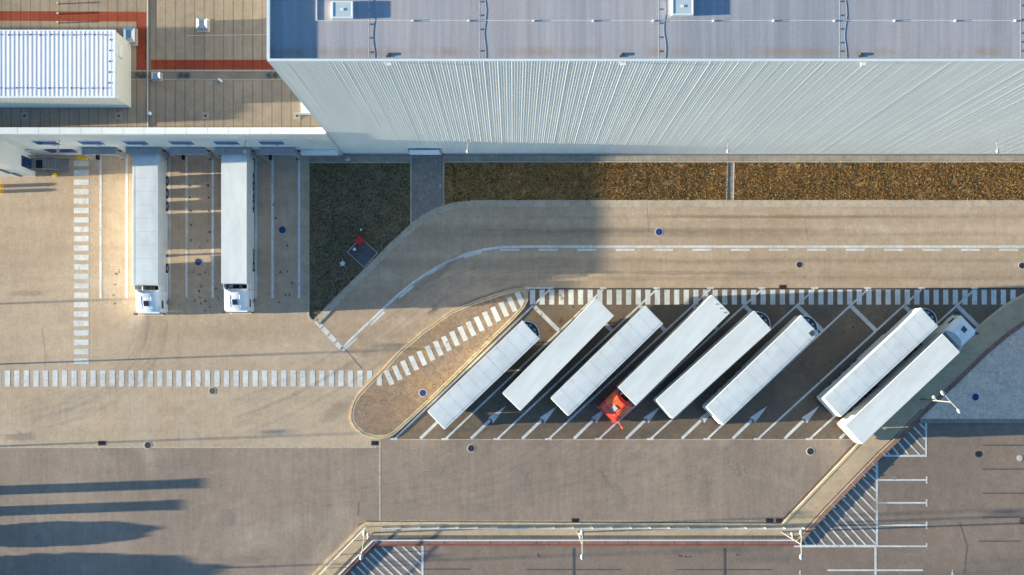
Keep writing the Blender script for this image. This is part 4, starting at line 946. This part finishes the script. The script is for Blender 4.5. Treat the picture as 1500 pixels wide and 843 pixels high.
# ---------------------------------------------------------------- railings
def railing(pts, lab, spacing=2.0, h=1.05, rails=(1.05,.55)):
    A = Vector(P2(*pts[0])+(0,)); B = Vector(P2(*pts[1])+(0,)); d = B-A; L = d.length; rz = math.atan2(d.y, d.x)
    r = thing('railing', A, lab, 'railing', 'galvanised handrails beside the walkway', rz)
    n = int(L/spacing)
    for k in range(n+1):
        m = MB(); m.box(k*spacing-.03,k*spacing+.03,-.03,.03,0,h-.0); m.box(k*spacing-.08,k*spacing+.08,-.08,.08,0,.03); m.build('post', M_rail, r)
    m = MB()
    for z in rails: m.tube((0,0,z),(n*spacing,0,z),.028,n=8)
    m.build('rail', M_rail, r)
railing([(560,772.8),(1178,773.2)], 'long galvanised handrail along the lower walkway')
railing([(536.5,772),(458,853)], 'handrail running down the lower left leg of the walkway')

# ---------------------------------------------------------------- manholes and drains
def manhole(x, y, m_c, lab, r_=.36, ring=True):
    z = .142 if (x, y) == (619.5,576) else (.11 if (x, y) == (1429,582) else .0185)
    r = thing('manhole_cover', G(x, y, z), lab, 'manhole cover', 'round manhole covers')
    if ring: m = MB(); m.tube((0,0,-.01),(0,0,.001),r_*1.22,r_*1.2,28); m.build('frame', M_ring, r)
    m = MB(); m.tube((0,0,-.009),(0,0,.003),r_,r_*.99,28); m.build('cover', m_c, r)
    m = MB(); [m.box(-r_*.6,r_*.6,-.012+.12*k,.012+.12*k,.0031,.005) for k in (-2,-1,0,1,2) if abs(k) < r_*6]; m.build('grip_bar', m_c, r)
manhole(413.5,337,M_blue,'blue manhole cover between the right dock lines',ring=False)
manhole(290.3,384,M_blue,'blue manhole cover between the two docked lorries',ring=False)
manhole(965.5,340,M_blue,'blue manhole cover on the service road')
manhole(619.5,576,M_blue,'blue manhole cover on the teardrop island')
manhole(1429,582,M_blue,'blue manhole cover on the pale gravel bed',ring=False)
manhole(1171,388,M_darkcov,'dark manhole cover on the road below the lane line',.32)
manhole(1497,389.5,M_darkcov,'dark manhole cover on the road at the right edge',.32)
manhole(311,573,M_browncov,'grey brown manhole cover just under the long crosswalk',.33)
manhole(216.3,652.5,M_darkcov,'dark manhole cover on the joint between the upper and lower yard',.34)
manhole(690.3,657,M_darkcov,'dark manhole cover with pale ring under the left bay lines',.36)
manhole(1187.3,661.5,M_darkcov,'dark manhole cover with pale ring under the right bay lines',.36)
manhole(1433,665.5,M_glass,'black manhole cover in the car park at the right',.33,ring=False)
manhole(1494,671.5,M_ring,'white manhole cover with a dark ring at the right edge of the car park',.26)
manhole(1498,763,M_browncov,'brown manhole cover at the right edge of the car park',.38,ring=False)
def gully(x, y, lab, w=.33, d=.2):
    r = thing('drain_grate', G(x, y, .016), lab, 'drain grate', 'square gully grates'); 
    m = MB(); m.box(-w-.05,w+.05,-d-.05,d+.05,-.01,.004); m.build('frame', M_browncov, r)
    m = MB(); m.box(-w,w,-d,d,.005,.008); m.build('well', M_black, r)
    m = MB(); [m.box(-w+.07+.12*k,-w+.1+.12*k,-d,d,.0085,.016) for k in range(5)]; m.build('grate_bar', M_dgrey, r)
gully(149,649.5,'drain grate at the lower edge of the upper yard, far left')
gully(549,649.5,'drain grate at the foot of the teardrop island')
gully(1146.5,421,'drain grate above the bay crosswalk'); gully(842.5,763,'drain grate at the bottom middle of the lower yard')
gully(1127,763,'left of the paired drain grates beside the walkway bend'); gully(1141,763,'right of the paired drain grates beside the walkway bend')

# ---------------------------------------------------------------- hydrant pad in the verge
r = thing('hydrant_pad', G(531,370.5), 'dark square pad with pale edging in the grass by the docks', 'pad', rz=math.radians(-42))
m = MB(); m.box(-1.15,1.15,-1.0,1.0,.02,.11); m.build('slab', mat('dark_slab', (0.075,0.08,0.095), .8, var=.3, scale=1.5), r)
m = MB(); m.box(-1.22,1.22,1.0,1.06,.02,.14); m.box(-1.22,1.22,-1.06,-1.0,.02,.14); m.box(1.15,1.22,-1.0,1.0,.02,.138); m.box(-1.22,-1.15,-1.0,1.0,.02,.138); m.build('edging', M_gutter, r)
r = thing('hydrant_cabinet', G(527.5,353.5), 'small red hydrant cabinet at the corner of the dark pad', 'cabinet', rz=math.radians(-42))
m = MB(); m.box(-.35,.35,-.35,.35,.1,.75); m.build('box', mat('hydrant_red', (0.55,0.02,0.015), .4), r, bevel=.02); m = MB(); m.box(-.38,.38,-.38,.38,.751,.79); m.build('lid', mat('hydrant_red'  , (0.55,0.02,0.015)), r)
r = thing('hydrant', G(520,366,.1), 'white topped hydrant standing on the dark pad', 'hydrant')
m = MB(); m.tube((0,0,0),(0,0,.5),.1); m.tube((-.2,0,.35),(.2,0,.35),.06); m.build('body', mat('hydrant_red', (.5,.02,.02)), r); m = MB(); m.tube((0,0,.5),(0,0,.62),.17,.09); m.build('cap', M_white, r)
r = thing('marker_post', G(529.5,337.5), 'short red and white marker post above the red cabinet', 'marker post')
m = MB(); m.tube((0,0,0),(0,0,.4),.06); m.build('post', mat('hydrant_red', (.5,.02,.02)), r); m = MB(); m.tube((0,0,.4),(0,0,.5),.1,.1); m.build('top', M_white, r)
r = thing('star_stone', G(502,386.5), 'pale star shaped stone lying in the grass', 'star stone')
st = [((.36 if k%2==0 else .19)*math.sin(k*math.pi/5), (.36 if k%2==0 else .19)*math.cos(k*math.pi/5)) for k in range(10)]
MB().prism(st, .02, .2).build('stone', mat('pale_stone', (.55,.57,.6), .8, var=.05), r, bevel=.02)
r = thing('utility_box', G(509.5,233.5), 'small white utility box at the foot of the warehouse wall', 'utility box')
m = MB(); m.box(-.2,.2,-.15,.2,0.01,.8); m.build('casing', M_white, r, bevel=.02); m = MB(); m.box(-.22,.22,-.17,.22,.801,.83); m.build('lid', M_grey, r)

# ---------------------------------------------------------------- unseen things added west of the frame to shade the lower yard
def add_shade_pillar(x, y, w, h, lab):
    r = thing('shade_pillar', G(x, y), lab, 'shade pillar', 'unseen shade pillars added west of the yard'); m = MB(); m.box(-.3,.3,-w/2,w/2,0,h); m.build('shaft', M_grey, r, bevel=.03); m = MB(); m.box(-.36,.36,-w/2-.06,w/2+.06,h,h+.1); m.build('cap', M_cap, r)
add_shade_pillar(-90,722,.95,2.9,'upper unseen grey pillar added to shade the lower yard'); add_shade_pillar(-90,752.5,1.0,2.65,'lower unseen grey pillar added to shade the lower yard')  # pillars made up out of view to cast two bar shadows
LM = [leafm('leaf_green', (.05,.085,.02)), leafm('leaf_dark', (.03,.05,.015)), leafm('leaf_light', (.09,.12,.03))]
def shrub(x, y, rx, ry, h, lab, seed):
    random.seed(seed); c = G(x, y); r = thing('shrub', c, lab, 'shrub', 'unseen shade shrubs added south west of the yard')
    m = MB(); m.tube((0,0,0),(0,0,h*.6),.09,.04)
    for k in range(6): a = k*1.05; m.tube((0,0,h*.25),(rx*.6*math.cos(a),ry*.6*math.sin(a),h*.75),.04,.015,n=6)
    m.build('trunk', mat('bark', (.12,.09,.06), .9, var=.3), r)
    m = MB()
    for k in range(int(5200*max(rx,ry)/1.5)):
        v = Vector((random.gauss(0,1),random.gauss(0,1),random.gauss(0,1))).normalized()*random.random()**.4
        f = 1+.16*mnoise.noise(v*2.2+Vector((seed,0,0)))
        p = Vector((v.x*rx*f, v.y*ry*f, max(.06, h*.5+v.z*h*.5*f)))
        a = Vector((random.gauss(0,1),random.gauss(0,1),random.gauss(0,1))).normalized()*.13; b = a.orthogonal().normalized()*.10
        m.add([p-a,p+b,p+a,p-b], [(0,1,2,3)], random.randrange(3))
    m.build('crown', LM, r)
shrub(-70,788,1.3,1.25,2.3,'round unseen shrub added below the shade pillars for the shadow of a van',1)  # shrub put in out of view where a parked van's shadow falls
shrub(-80,850,1.6,1.4,3.2,'tallest unseen shrub added south west of the yard',2)
shrub(-130,880,1.6,1.8,3.9,'broad unseen shrub added at the south west corner',3)
shrub(-20,846,1.3,.8,2.2,'low shrub just outside the lower left corner',4)
shrub(-150,838,1.5,1.3,3.3,'slim shrub between the tall and the broad shrub',5)
shrub(-60,880,2.2,1.6,3.6,'wide spreading shrub below the lower left corner',6)
shrub(-200,795,1.2,.8,3.0,'small dense unseen shrub added farthest west of the yard',8)
